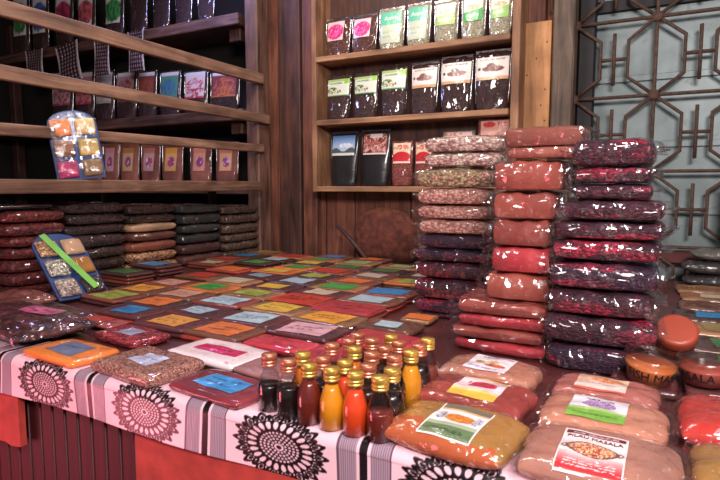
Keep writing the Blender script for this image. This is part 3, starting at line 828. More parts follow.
# base of the middle stack: broad flat bags with curled ends
zz = [zbase, aty(505, 318, 1.36).z, aty(505, 331, 1.36).z, aty(505, 345, 1.36).z, .902]
nm = ['broad red brown bag with shiny film', 'broad flat red bag with curled end', 'broad flat rose bag with curled end', 'lowest broad flat red bag']
for i in range(4):
    t = zz[i] - zz[i + 1]
    root, top = pillow('spice_bag', .235, .2, t, [REDPOW, REDPOW2, REDPOW, REDPOW2][i], None, 770 + i, 22, 14, (-.345 + .012 * (i % 2) - .012 * i / 3, 1.375 + .1 + .004 * i, zz[i + 1]), (0, 0, .04 - .03 * i), p=8, hs=.5, wob=.07, lump=.28, q=.22)
    film_sleeve(root, .235, .2, t, 770 + i, None, .045, .02, .01, nx=30, ny=10)
    seal_flap(root, .235, .2, t, 770 + i, -1, .03, FILMD, .45); seal_flap(root, .235, .2, t, 775 + i, -1, .03, FILMD, .45, 'y')
    tag(root, nm[i] + ' under the middle stack, %s of four' % ('topmost', 'second', 'third', 'lowest')[i], 'bag', 'broad red bags at the foot of the middle stack')
# left stack: seeds above, purple petals below
PXS = [(418, 502), (421, 498), (411, 492), (414, 488), (414, 488), (414, 490), (416, 492), (413, 492), (414, 490), (413, 489), (413, 481), (418, 478)]
EDG = [(456, 134), (456, 151), (452, 166), (450, 187), (450, 204), (450, 219), (450, 234), (450, 249), (450, 262), (450, 279), (448, 300), (448, 315)]
YW = 1.69
cs = px_c(PXS, 230, YW); ws = [w * .97 for w in px_w(PXS, 230, YW)]; xm = sum(cs) / len(cs)
stack(xm, YW, .19, EDG, ws, [MIXSEED, MIXSEED, TANSEED, PINKSEED, PINKSEED, PINKSEED, HIBV, HIBV, HIB, HIB, HIBV, HIB],
      ['bag of pale mottled beans', 'bag of pinkish mottled beans', 'bag of tan speckled seeds', 'bag of pink seeds', 'slim bag of pink seeds', 'pointed bag of pink seeds', 'dark violet petal bag with red glint', 'dark violet petal bag',
       'purple petal bag', 'plump purple petal bag', 'small violet petal bag', 'flattened crimson petal bag'], 'the seed topped stack', 'seed topped stack of bags', 800, .03, dx=[c - xm for c in cs])

# left side stacks along the rack
def shade(c, k): return rgb(*(min(255, v * k) for v in c))
def powm(n, c, **k): return bagmat(n, [shade(c, .75), shade(c, 1), shade(c, 1.2)], 'powder', crink=1.1, csc=(22, 14, 26), **k)
def seedm(n, c, s=80, **k): return bagmat(n, [shade(c, .5), shade(c, 1), shade(c, 1.3), shade(c, .7)], 'seeds', s, 1.1, csc=(22, 14, 26), **k)
CHILI = seedm('dark_red_chili', (104, 32, 32), 70); DARKSEED = seedm('dark_clove', (62, 40, 36), 80)
BEIGE = powm('beige_powder', (176, 140, 108)); BROWNP = powm('brown_powder', (92, 52, 42)); RUSTP = powm('rust_powder', (124, 66, 50))
NUT = bagmat('nut_mix', [rgb(90, 48, 34), rgb(190, 140, 100), rgb(206, 160, 122), rgb(130, 70, 50)], 'seeds', 70., .7)
GREENBLK = powm('blackish_green_leaf', (40, 42, 42)); BRSEED = seedm('brown_seed', (96, 74, 60), 85); DKBR = powm('dark_brown_powder', (70, 40, 36))
SIDE = [(1.335, .25, 1.235, [CHILI] * 7, 'dark red chili bag', 'the nearest stack under the rack'),
        (1.638, .32, 1.255, [DARKSEED] * 7, 'dark clove bag', 'the stack behind the leaning sampler'),
        (1.965, .3, 1.24, [DARKSEED, DARKSEED, BEIGE, BROWNP, RUSTP, NUT, NUT], None, 'the mixed stack under the rack'),
        (2.29, .31, 1.228, [GREENBLK, GREENBLK, GREENBLK, GREENBLK, DKBR, DKBR], None, 'the blackish green stack'),
        (2.622, .33, 1.215, [BRSEED] * 6, 'brown seed bag', 'the farthest stack by the corner post')]
DS = {2: ['dark clove bag', 'thin dark clove bag', 'pale beige powder bag', 'brown powder bag', 'rust powder bag', 'mixed nut bag', 'coarse mixed nut bag'],
      3: ['blackish green leaf bag'] * 4 + ['dark brown powder bag'] * 2}
for si, (yc, wl, zt, mats, d1, where) in enumerate(SIDE):
    n = len(mats); r = random.Random(40 + si)
    hs_ = [r.uniform(.85, 1.15) for _ in range(n)]; tot = sum(hs_); z = zt
    for i in range(n):
        t = (zt - .902) * hs_[i] / tot; z -= t
        ds = d1 or DS[si][i]
        root, top = pillow('spice_bag', .26, wl - .012, t, mats[i], None, 900 + si * 20 + i, 14, 18, (-2.325 + (.055 if si == 0 else 0) + r.uniform(-.012, .012), yc + r.uniform(-.003, .003), z), (0, 0, r.uniform(-.03, .03)), p=4.4, hs=.48, wob=.05, lump=.14, q=.22)
        seal_flap(root, .26, wl - .012, t, 900 + i, 1, .018, FILM, .45)
        tag(root, f'{ds}, {ordn[i]} from top in {where}'.replace('top from top', 'topmost'), 'bag', 'bags in ' + where)
tr = empty('metal_tray', (-2.3, 1.26, 1.238)); tag(tr, 'shallow metal tray with bright rim on the nearest chili bags', 'tray')
mb = MB(); mb.box((0, 0, .004), (.25, .3, .006), ch=.002); mb.build('tray_base', DARKFOIL, tr)
mb = MB(); mb.tube([(-.125, -.15, .011), (.125, -.15, .011), (.125, .15, .011), (-.125, .15, .011)], .005, 8, True); mb.build('rim', SILVER, tr, True)

# ================================================================== FRONT BAGS WITH LABELS
def dish(A, U, V, cu, cv, ru, rv, cols, seed, rim=None, sc=26):
    d = ((U - cu) / ru) ** 2 + ((V - cv) / rv) ** 2
    if rim is not None: put(A, d < 1.28, rim)
    k = vn(U * sc * 1.6, V * sc, seed)
    m = d < 1
    idx = np.clip((k * len(cols)).astype(int), 0, len(cols) - 1)
    A[m] = (np.array(cols, float) / 255)[idx[m]]
    return A
def words(A, U, V, v0, u0, u1, h, seed, c):
    m = (abs(V - v0) < h) & (U > u0) & (U < u1) & (vn(U * 42, V * 60, seed) > .42); return put(A, m, c)
def art_f(U, V):
    A = flat(U, (240, 220, 220))
    m = V < .38; k = np.clip((.38 - V) / .3, 0, 1)[..., None]
    A = A * (1 - k) + np.array((206, 52, 60)) / 255 * k
    put(A, (V > .87) & (V < .96) & (U > .04) & (U < .96), (108, 34, 52))
    words(A, U, V, .915, .15, .85, .022, 3, (226, 190, 190))
    dish(A, U, V, .5, .5, .36, .15, [(176, 84, 54), (226, 204, 180), (206, 150, 90), (166, 60, 54), (230, 200, 170)], 5, (116, 82, 66))
    for s in (-1, 1): put(A, abs(np.hypot((U - .5 - s * .41) / 1., (V - .5) / 1.) - .05) < .015, (116, 82, 66))
    for j in range(3): words(A, U, V, .2 - j * .055, .12, .88, .016, 7 + j, (246, 214, 214))
    e = (U < .025) | (U > .975) | (V < .02) | (V > .98); return put(A, e, (244, 232, 232))
def art_e(U, V):
    A = flat(U, (232, 226, 236)); put(A, V < .36, (126, 182, 74)); put(A, (V < .42) & (V > .33), (176, 206, 130))
    dish(A, U, V, .5, .63, .3, .2, [(160, 120, 180), (190, 160, 204), (120, 80, 140), (220, 200, 226)], 9)
    words(A, U, V, .83, .25, .75, .03, 4, (92, 40, 70)); words(A, U, V, .17, .1, .9, .03, 5, (80, 140, 50)); return A
def art_d(U, V):
    A = flat(U, (240, 216, 206)); put(A, V > .55, (232, 190, 160))
    dish(A, U, V, .6, .72, .34, .16, [(214, 120, 70), (230, 170, 120), (200, 90, 60)], 12); put(A, V < .12, (222, 110, 90))
    words(A, U, V, .36, .1, .8, .05, 6, (200, 160, 160)); return A
def art_c(U, V):
    A = flat(U, (238, 232, 236)); put(A, V < .3, (96, 124, 84)); put(A, (V < .38) & (V > .28), (164, 180, 150)); put(A, V > .86, (112, 106, 92))
    put(A, (V > .8) & (V < .86), (222, 170, 110))
    dish(A, U, V, .52, .58, .3, .13, [(216, 140, 52), (200, 110, 40), (226, 160, 70)], 15)
    for s in (.16, .86): dish(A, U, V, s, .58, .09, .14, [(90, 110, 150), (238, 232, 236), (60, 70, 110), (238, 232, 236)], 16, None, 40)
    words(A, U, V, .15, .1, .8, .04, 6, (60, 84, 54))
    e = (U < .02) | (U > .98) | (V < .02); return put(A, e, (246, 242, 244))
def art_b(U, V):
    A = flat(U, (240, 216, 222)); put(A, V < .25, (234, 190, 70)); put(A, (V > .22) & (V < .32), (244, 218, 150)); put(A, V > .9, (236, 190, 90))
    dish(A, U, V, .53, .6, .32, .15, [(186, 30, 60), (206, 60, 84), (160, 24, 50)], 18); dish(A, U, V, .22, .66, .08, .08, [(200, 50, 90), (240, 216, 222)], 19); return A
def art_a(U, V):
    A = flat(U, (236, 228, 236)); words(A, U, V, .88, .2, .95, .04, 8, (110, 84, 150))
    dish(A, U, V, .55, .5, .17, .16, [(200, 180, 140), (236, 220, 180), (170, 120, 90)], 20); dish(A, U, V, .66, .34, .26, .08, [(186, 70, 50), (206, 120, 60)], 21)
    dish(A, U, V, .26, .5, .13, .08, [(120, 110, 60), (170, 160, 90)], 22); words(A, U, V, .14, .1, .8, .04, 9, (150, 130, 170)); return A
def fbag(x, y, w, d, t, mat, lab, art, rz, seed, lc=(0, 0), ls=(.088, .115), tilt=0, z=.904, n=48):
    o, top = pillow('masala_bag', w, d, t, mat, None, seed, 30, 22, (x, y, z), (tilt, 0, rz), p=4.2, hs=.38, wob=.06, lump=.1, q=.34)
    def pos(u, v):
        X = lc[0] + (u - .5) * ls[0]; Y = lc[1] + (v - .5) * ls[1]
        p = top(max(-.98, min(.98, X / (w / 2))), max(-.98, min(.98, Y / (d / 2)))); return Vector((X, Y, p.z + .0016))
    if art: print_grid('printed_label', n, n, pos, art, PRINTG, o)
    film_sleeve(o, w, d, t, seed, None, .014, .01, .005, .38, 30, 18)
    seal_flap(o, w, d, t, seed, -1, .022, FILM, .4, 'y'); seal_flap(o, w, d, t, seed + 5, 1, .018, FILM, .4); seal_flap(o, w, d, t, seed + 6, -1, .018, FILM, .4)
    tag(o, lab, 'bag', 'labelled powder bags at the front'); return o, top
def fp(n, c, cr=.55): return bagmat(n, [shade(c, .84), shade(c, 1), shade(c, 1.1)], 'powder', crink=cr, csc=(26, 34, 30), coatr=.16)
P_F = fp('rosy_tan_masala', (184, 128, 110)); P_A = fp('tan_masala', (188, 128, 104)); P_B = fp('red_masala', (166, 62, 54)); P_C = fp('mustard_masala', (160, 116, 56))
def two_tone(m, col, y0):
    t = m.node_tree; b = t.nodes['Principled BSDF']; src = b.inputs['Base Color'].links[0].from_socket
    tc = t.nodes.new('ShaderNodeTexCoord'); sx = t.nodes.new('ShaderNodeSeparateXYZ'); nn = t.nodes.new('ShaderNodeTexNoise'); nn.inputs['Scale'].default_value = 12
    t.links.new(tc.outputs['Object'], sx.inputs[0]); t.links.new(tc.outputs['Object'], nn.inputs['Vector'])
    ma = t.nodes.new('ShaderNodeMath'); ma.operation = 'MULTIPLY_ADD'; ma.inputs[1].default_value = .16; t.links.new(nn.outputs['Fac'], ma.inputs[0]); t.links.new(sx.outputs['Y'], ma.inputs[2])
    cm = t.nodes.new('ShaderNodeMath'); cm.operation = 'LESS_THAN'; cm.inputs[1].default_value = y0; t.links.new(ma.outputs[0], cm.inputs[0])
    mx = t.nodes.new('ShaderNodeMixRGB'); t.links.new(cm.outputs[0], mx.inputs['Fac']); t.links.new(src, mx.inputs['Color1']); mx.inputs['Color2'].default_value = col
    t.links.new(mx.outputs[0], b.inputs['Base Color']); return m
P_C2 = two_tone(fp('mustard_and_orange_masala', (160, 116, 56)), rgb(186, 92, 46), .035)
P_G = fp('vermilion_masala', (186, 44, 34)); P_D = fp('pink_masala', (176, 104, 94))
o, top = fbag(-.063, .868, .215, .165, .044, P_F, 'rosy tan powder bag with red curry dish label, nearest in the second column', art_f, -.02, 601, (-.008, -.022), (.09, .118), n=72)
tm = text_mesh('PILAU MASALA', .0118)
for v_ in tm.vertices:
    X = -.008 + v_.co.x; Y = .0118 + v_.co.y; p = top(X / .1075, Y / .0825); v_.co = Vector((X, Y, p.z + .0022 + v_.co.z))
tx = link('lettering', tm, simple('plum_ink', rgb(70, 24, 44)), o)
fbag(-.072, 1.03, .205, .152, .042, P_A, 'rosy tan bag with purple and green label, middle of the second column', art_e, -.04, 602, (-.008, -.005), (.092, .1))
fbag(-.078, 1.168, .19, .125, .04, P_D, 'pink powder bag with cream and orange label under the tilted tub', art_d, -.05, 603, (-.008, -.005), (.092, .08))
fbag(-.283, .866, .215, .155, .044, P_C2, 'mustard powder bag with green bottomed label beside the sauce bottles', art_c, -.1, 604, (.006, -.012), (.09, .115), n=60)
fbag(-.298, 1.032, .21, .142, .042, P_B, 'red powder bag with yellow bottomed label between mustard and tan bags', art_b, -.1, 605, (.008, -.005), (.092, .1))
fbag(-.31, 1.184, .205, .14, .042, P_A, 'tan powder bag with white label before the broad red bags', art_a, -.08, 606, (.0, -.005), (.092, .095))
fbag(.155, .9, .2, .165, .046, P_C, 'plain mustard powder bag at the right front corner', None, .0, 607)
o, top = fbag(.145, 1.11, .2, .19, .048, P_G, 'vermilion powder bag with pink label at the right edge', lambda U, V: words(flat(U, (236, 170, 190)), U, V, .5, .1, .9, .2, 3, (226, 140, 170)), .0, 608, (.0, .0), (.07, .12), n=24)

# tubs and jar
TUBP = filmmat('tub_plastic', (.95, .9, .88, 1), .1, .04)
TUBO = simple('orange_brown_fill', rgb(196, 112, 60), .6, coat=.6, var=.12, scale=30); TUBR = simple('rosy_fill', rgb(170, 84, 72), .6, coat=.6, var=.12, scale=30)
def tub(loc, rot, fill, word, lab, a0, r=.052, h=.05):
    e = empty('spice_tub', loc, rot); tag(e, lab, 'tub', 'lettered plastic tubs')
    MB().lathe([(r * .8, .001), (r * .93, h * .62), (r * .94, h * .7), (0, h * .7)], 36, capt=False).build('spice_fill', fill, e, True)
    MB().lathe([(r * .82, 0), (r * .97, h * .8), (r, h)], 36, capt=False).build('tub_wall', TUBP, e, True)
    MB().lathe([(r * 1.03, h - .006), (r * 1.04, h), (r * 1.03, h + .004), (r * .95, h + .005), (r * .9, h + .002), (0, h + .002)], 36, capb=False, capt=False).build('lid', TUBP, e, True)
    tm = text_mesh(word, .026)
    for v_ in tm.vertices:
        z = h * .42 + v_.co.y; rad = r * (.82 + .15 * z / (h * .8)) + .0012 + v_.co.z
        an = a0 + v_.co.x / r; v_.co = Vector((rad * math.cos(an), rad * math.sin(an), z))
    link('lettering', tm, BLACKINK, e)
tub((-.006, 1.292, .926), (.1, .1, 0), TUBO, 'FISH MASALA', 'tilted tub of orange spice lettered in black on the pink powder bag', -PI / 2 + .55)
tub((.098, 1.33, .926), (.04, -.03, 0), TUBR, 'MASALA', 'tub of rosy spice lettered in black near the right edge', -PI / 2 - .62, .052, .046)
for X_, Y_, l_ in ((-.015, 1.3, 'flat packet lying under the tilted orange tub'), (.125, 1.34, 'flat packet lying under the rosy tub')):
    o = flat_packet(X_, Y_, .9015, .13, .12, .02, 'maroon', None, 1, 0, 690 + int(X_ * 100), None, film=False); tag(o, l_, 'packet')
jr = empty('spice_jar', (.036, 1.475, .945), (math.radians(40), 0, math.radians(4))); tag(jr, 'squat brown jar with orange lid tipped toward the viewer beside the right stack', 'jar')
MB().lathe([(.0, -.03), (.03, -.03), (.036, -.02), (.037, .015), (.034, .02)], 36, capb=False).build('jar_body', simple('brown_jar', rgb(92, 44, 36), .25, coat=.8), jr, True)
MB().lathe([(.0375, .012), (.0385, .016), (.0385, .032), (.036, .037), (.03, .038), (.0, .0375)], 40, capb=True, capt=False).build('lid', simple('orange_lid', rgb(158, 66, 46), .5, coat=.2, var=.12), jr, True)
D.objects['spice_jar'].location = (.045, 1.5, .964); D.objects['spice_jar'].scale = (1.18, 1.18, 1.18)

# ================================================================== BOTTLES
GOLD = simple('gold_cap', rgb(232, 190, 96), .32, .75, 0, .1); COPPER = simple('copper_cap', rgb(226, 142, 112), .32, .75, 0, .1)
t = NT('bottle_glass'); n = t.n
trb = t.new('ShaderNodeBsdfTransparent'); trb.inputs['Color'].default_value = (.9, .87, .86, 1)
gl = t.new('ShaderNodeBsdfGlossy'); gl.inputs['Roughness'].default_value = .04
fac = t.schlick(None, .085, 1.3); mx = t.new('ShaderNodeMixShader'); t.link(fac, mx.inputs[0]); t.link(trb.outputs[0], mx.inputs[1]); t.link(gl.outputs[0], mx.inputs[2]); t.link(mx.outputs[0], t.out.inputs['Surface'])
BGLASS = t.m
LQ = {k: simple('liquid_' + k.replace(' ', '_'), rgb(*c), .3, coat=.8, var=.12, scale=25) for k, c in {'black': (24, 12, 14), 'dark brown': (44, 18, 16), 'orange': (224, 122, 34), 'yellow': (236, 158, 30), 'red orange': (232, 76, 30), 'red brown': (112, 34, 26), 'clear reddish': (130, 66, 56)}.items()}
BO = [(262.5, 359, 'c', 'black', .62), (283, 365, 'c', 'black', .72), (298, 358, 'g', 'orange', .97), (302, 371, 'g', 'red brown', .97), (317, 364, 'c', 'black', .72), (327, 375, 'g', 'yellow', .97), (341, 367, 'g', 'red orange', .97),
      (330, 347, 'c', 'dark brown', .8), (343, 343, 'c', 'dark brown', .8), (352, 338, 'c', 'dark brown', .8), (351, 352, 'g', 'orange', .97), (363, 372, 'c', 'dark brown', .8), (357, 381, 'g', 'red orange', .97), (379, 385, 'g', 'red brown', .6),
      (384, 375, 'g', 'black', .82), (369, 356, 'c', 'dark brown', .85), (371, 342, 'c', 'dark brown', .8), (381, 351, 'c', 'black', .8), (385, 340, 'g', 'dark brown', .8), (395, 346, 'c', 'black', .8), (391, 360, 'c', 'black', .85), (405, 356, 'g', 'yellow', .97), (414, 348, 'c', 'black', .84), (424, 343, 'g', 'clear reddish', .6)]
P = [[atz(b[0], b[1] + 1, 1.005).x, atz(b[0], b[1] + 1, 1.008).y + .028] for b in BO]
for it in range(200):
    for i in range(len(P)):
        P[i][1] = max(P[i][1], .818); P[i][0] = min(P[i][0], -.4)
        for j in range(i):
            dx = P[i][0] - P[j][0]; dy = P[i][1] - P[j][1]; dd = math.hypot(dx, dy) or 1e-4
            if dd < .0475:
                k = (.0475 - dd) / 2 / dd; P[i][0] += dx * k; P[i][1] += dy * k; P[j][0] -= dx * k; P[j][1] -= dy * k
PROF = [(.0, 0), (.0205, 0), (.0228, .002), (.0228, .046), (.0215, .055), (.0165, .07), (.0125, .08), (.0118, .098)]
def body_mesh(prof, n=28, capt=False): mb = MB().lathe(prof, n, capb=False, capt=capt); return mesh(mb.v, mb.f)
glass_me = body_mesh(PROF)
def liquid_mesh(fl):
    zl = .0015 + .079 * fl; pr = []
    for r, z in PROF:
        if z < zl: pr.append((max(0, r - .0013), max(z, .0015)))
    def rad(z):
        for (r0, z0), (r1, z1) in zip(PROF[1:], PROF[2:]):
            if z0 <= z <= z1: return r0 + (r1 - r0) * (z - z0) / (z1 - z0)
        return .01
    pr += [(rad(zl) - .0013, zl), (0, zl)]
    return body_mesh(pr)
cp = [(.0138, .086), (.0147, .087), (.0147, .0895), (.0137, .09), (.0137, .0915), (.0149, .092), (.0149, .0955), (.014, .096), (.014, .0975), (.0149, .098), (.0149, .1065), (.0141, .108), (.0, .1083)]
cap_me = body_mesh(cp)
glass_me.materials.append(BGLASS)
capm = {'g': cap_me, 'c': cap_me.copy()}; capm['g'].materials.append(GOLD); capm['c'].materials.append(COPPER)
blab = ['%s sauce bottle, leftmost of all', '%s sauce bottle, second from the left in the front row', '%s sauce bottle behind the two leftmost', '%s sauce bottle in the front row, left of the yellow one', '%s sauce bottle in the second row, behind the red brown one',
        '%s sauce bottle in the front row, between red brown and red orange', '%s sauce bottle in the second row, behind the yellow one', '%s sauce bottle at the left end of the rear cluster', '%s sauce bottle second from left in the rear cluster',
        '%s sauce bottle farthest back behind the copper caps', '%s sauce bottle in the middle surrounded by dark ones', '%s sauce bottle half hidden behind the front red orange one', '%s sauce bottle in the front row, next to the rightmost front one',
        '%s sauce bottle, rightmost of the front row', '%s sauce bottle just behind the rightmost front bottle', '%s sauce bottle in the middle, right of the orange one', '%s sauce bottle in the rear, behind the middle ones', '%s sauce bottle in the rear centre',
        '%s sauce bottle in the far back row', '%s sauce bottle in the back row towards the petal bags', '%s sauce bottle left of the right side yellow one', '%s sauce bottle at the right side beside the red bag', '%s sauce bottle at right behind the yellow one', '%s sauce bottle, farthest right and half empty']
for i, (b, p) in enumerate(zip(BO, P)):
    e = empty('sauce_bottle', (p[0], p[1], .9035), (0, 0, i * .7)); capn = 'gold capped' if b[2] == 'g' else 'copper capped'
    tag(e, blab[i] % (capn + ' ' + b[3]), 'bottle', 'sauce bottles on the table front')
    link('glass_body', glass_me, BGLASS, e)
    link('liquid', liquid_mesh(b[4]), LQ[b[3]], e); link('screw_cap', capm[b[2]], [], e)

# ================================================================== STAND-UP POUCHES
def pouch(loc, w, h, d, bodymat, art, lab, group, rz=0., lean=0., u0=.06, u1=.94, v0=.4, v1=.92, seed=1, n=26, word=None, wsize=.02, wv=.8, wmat=None, name='spice_pouch', taper=.1, seal=SILVER, lmat=None):
    nl = 12; ns = 28
    def hd(t): return d / 2 * max(0, 1 - t) ** .75 * (1 + .12 * math.sin(t * 9 + seed)) + .0015
    def hw(t): return w / 2 * (1 - taper * (1 - t) + .012 * math.sin(t * 7 + seed)) * (1 - .05 * max(0, .12 - t) / .12)
    def front(x, t):
        k = max(0, 1 - abs(x / hw(t)) ** 2.4) ** (1 / 2.4)
        return -hd(t) * k
    e = empty(name, loc, (lean, 0, rz)); tag(e, lab, 'pouch', group)
    vv = []; ff = []; ts = [0, .02] + [i / nl for i in range(1, nl + 1)]
    for t_ in ts:
        k = .93 if t_ == 0 else 1
        for i in range(ns):
            a = 2 * PI * i / ns; c, s = math.cos(a), math.sin(a)
            x = math.copysign(abs(c) ** (2 / 2.6), c) * hw(t_) * k
            y = math.copysign(abs(s) ** (2 / 2.2), s) * hd(t_) * k
            y += .0025 * nz(x * 40, t_ * 6, seed)
            vv.append((x, y, t_ * h))
    for j in range(len(ts) - 1):
        for i in range(ns): ff.append([j * ns + i, j * ns + (i + 1) % ns, (j + 1) * ns + (i + 1) % ns, (j + 1) * ns + i])
    ff.append(list(range(ns))[::-1]); ff.append([(len(ts) - 1) * ns + i for i in range(ns)])
    link('pouch_body', mesh(vv, ff), bodymat, e)
    if art:
        def pos(u, v):
            t_ = v0 + (v1 - v0) * v; x = (u0 + (u1 - u0) * u - .5) * 2 * hw(t_) * .98
            return Vector((x, front(x, t_) - .0035, t_ * h))
        print_grid('printed_label', n, int(n * 1.2), pos, art, lmat or PRINTG, e)
    if seal:
        mb = MB()
        mb.box((0, 0, h * .985), (hw(1) * 1.98, .006, h * .05), ch=.001); mb.build('top_seal', seal, e)
        for s in (-1, 1):
            sv = MB(); sv.tube([(s * hw(t_) * .985, -hd(t_) * .18, t_ * h) for t_ in [k / 8 for k in range(1, 9)]], [.0022 + .0012 * abs(math.sin(k * 1.9 + seed)) for k in range(8)], 6)
            sv.build('side_seal', seal, e, True)
    if word:
        tm = text_mesh(word, wsize)
        for v_ in tm.vertices:
            t_ = wv + v_.co.y / h; x = v_.co.x; v_.co = Vector((x, front(x, min(1, t_)) - .0048 - v_.co.z, t_ * h))
        link('lettering', tm, wmat or WHITEINK, e)
    return e
COFFEE = bagmat('coffee_beans', [rgb(28, 14, 16), rgb(66, 34, 34), rgb(46, 24, 26), rgb(90, 50, 48)], 'seeds', 110., .9, csc=(26, 26, 10), coatr=.05)
GRANOLA = bagmat('brown_granules', [rgb(50, 26, 24), rgb(104, 58, 46), rgb(80, 40, 36), rgb(134, 84, 66)], 'seeds', 130., .9, csc=(26, 26, 10), coatr=.06)
PALEGR = bagmat('pale_grain', [rgb(150, 148, 120), rgb(182, 180, 150), rgb(200, 196, 170), rgb(166, 160, 130)], 'seeds', 140., .8, csc=(26, 26, 10), coatr=.06)
REDGR = bagmat('red_grain', [rgb(96, 40, 36), rgb(150, 70, 60), rgb(176, 96, 80), rgb(120, 50, 46)], 'seeds', 140., .8, csc=(26, 26, 10), coatr=.06)
def ablob(bg, blob, cu, cv, ru, rv, seed, band=None, top=None, top_v=.75, sc=12, frame=None):
    def fn(U, V):
        A = flat(U, bg)
        if top is not None: put(A, V > top_v, top)
        if band is not None: put(A, V < band[0], band[1])
        dish(A, U, V, cu, cv, ru, rv, blob, seed, None, sc)
        if frame is not None: put(A, (U < .05) | (U > .95) | (V < .04) | (V > .96), frame)
        return A
    return fn
SY = SF + .07
def row(xr, zsh, ytop, wk=.97):
    out = []
    gap = min([q for q in (1.7 - .034, 2.055 - .034, 9) if q > zsh + .1]) - zsh - .004
    for (a, b), yt in zip(xr, ytop):
        p0, p1 = aty(a, 150, SY - .03), aty(b, 150, SY - .03); zt = aty((a + b) / 2, yt, SY).z
        out.append((((p0.x + p1.x) / 2), (p1.x - p0.x) * wk, min(zt - zsh, gap)))
    return out
G = 'pouches on the middle shelf unit'
R3_ = row([(323, 349), (349, 375), (376, 402), (403, 428), (430, 455), (457, 482), (484, 508)], 2.058, [18, 15, 8, 3, 0, -5, -8])
a_pink = ablob((216, 196, 196), [(196, 30, 110), (206, 50, 130), (226, 130, 170)], .5, .45, .5, .4, 31, None, (210, 190, 190), .85)
def a_mint(U, V):
    A = flat(U, (186, 196, 172)); put(A, V > .58, (90, 186, 150)); words(A, U, V, .35, .15, .85, .03, 3, (150, 168, 140)); words(A, U, V, .2, .15, .7, .03, 4, (150, 168, 140)); return A
def a_lime(seed, g):
    def fn(U, V):
        A = flat(U, (222, 222, 206)); dish(A, U, V, .5, .62, .36, .12, [(196, 160, 120), (222, 200, 170), (170, 120, 90)], seed)
        put(A, V < .45 + .14 * (U - .3), g); words(A, U, V, .25, .15, .8, .05, seed, (222, 232, 206)); return A
    return fn
defs = [(GRANOLA, a_pink, .4, 'silver edged pouch with pink label, leftmost on the top board', None), (GRANOLA, a_pink, .4, 'silver edged pouch with pink label, second from left on the top board', None),
        (PALEGR, a_mint, .14, 'pale pouch with mint band, beside the pink labelled ones', 'Amrit'), (PALEGR, a_mint, .14, 'pale pouch with mint band, in the middle of the top board', 'Amrit'),
        (PALEGR, a_lime(33, (150, 190, 96)), .4, 'pale pouch with soft lime label right of the mint banded ones', None), (PALEGR, a_lime(34, (60, 170, 84)), .4, 'pale pouch with vivid green label on the top board', None),
        (PALEGR, a_lime(35, (140, 194, 100)), .4, 'pale pouch with lime label at the right end of the top board', None)]
for i, ((x, w, h), (m, a, v0, lb, wd)) in enumerate(zip(R3_, defs)):
    pouch((x, SY, 2.058), w, h, .07, m, a, lb, G, .04 * ((i % 3) - 1), -.05, .1 if i < 2 else .08, .78 if i < 2 else .9, v0, .9, 40 + i, 26, wd, .034, .74)
R2_ = row([(324, 349), (351, 376), (378, 405), (408, 436), (437, 470), (471, 508)], 1.703, [75, 72, 65, 62, 56, 50])
def a_bean(U, V):
    A = flat(U, (206, 216, 200)); put(A, (V > .86), (150, 182, 110)); put(A, (U > .78) & (V > .7), (130, 186, 60)); put(A, V < .07, (90, 140, 70))
    dish(A, U, V, .25, .34, .24, .2, [(70, 44, 36), (206, 200, 186), (110, 150, 80), (60, 40, 34)], 36, None, 10); dish(A, U, V, .5, .26, .16, .14, [(90, 60, 50), (226, 220, 206)], 37); words(A, U, V, .76, .1, .7, .05, 5, (90, 120, 80)); return A
def a_star(U, V):
    A = flat(U, (216, 210, 204)); put(A, V < .14, (196, 150, 100)); words(A, U, V, .9, .1, .9, .03, 5, (140, 110, 100))
    dish(A, U, V, .52, .48, .34, .14, [(96, 48, 36), (130, 66, 50), (70, 36, 30)], 38); dish(A, U, V, .46, .62, .14, .12, [(96, 48, 36), (120, 60, 44)], 39); dish(A, U, V, .1, .5, .05, .07, [(50, 40, 40)], 3); return A
defs = ['coffee bean pouch with white and green label, leftmost on the middle board', 'coffee bean pouch with white and green label, second on the middle board', 'coffee bean pouch with white and green label, third on the middle board',
        'dark pouch with white label and brown heap, left of its kind', 'dark pouch with white label and brown heap, middle of its kind', 'largest dark pouch with white label, right end of the middle board']
for i, ((x, w, h), lb) in enumerate(zip(R2_, defs)):
    pouch((x, SY, 1.703), w, h, .075, COFFEE, a_bean if i < 3 else a_star, lb, G, .03 * ((i % 3) - 1), -.05, .03, .97, .52 if i < 3 else .5, .9 if i < 3 else .88, 50 + i, 34, seal=SILVER if i > 2 else FILMD)
R1_ = row([(327, 356), (358, 388), (389, 411), (412, 432), (440, 473), (475, 511)], 1.325, [132, 130, 141, 141, 131, 112])
def a_sky(U, V):
    A = flat(U, (90, 130, 190)); A = A * (V[..., None]) + np.array((206, 216, 226)) / 255 * (1 - V[..., None]); put(A, V < .3 + .1 * np.sin(U * 9), (70, 84, 96)); put(A, V < .13, (206, 206, 200)); dish(A, U, V, .6, .5, .3, .12, [(226, 230, 236), (180, 196, 216)], 41); return A
def a_meat(U, V):
    A = flat(U, (120, 60, 56)); dish(A, U, V, .5, .45, .7, .6, [(140, 50, 50), (206, 160, 150), (96, 36, 40), (170, 100, 90)], 42, None, 9); put(A, (V > .82) & (U > .3) & (U < .8), (220, 206, 200)); put(A, V < .08, (220, 206, 200)); return A
def a_red(U, V):
    A = flat(U, (222, 206, 180)); dish(A, U, V, .5, .2, .6, .38, [(206, 40, 50), (190, 30, 44)], 43); dish(A, U, V, .5, .78, .5, .14, [(210, 90, 80), (226, 206, 176), (206, 60, 60)], 44, None, 8); put(A, V < .1, (226, 200, 186)); return A
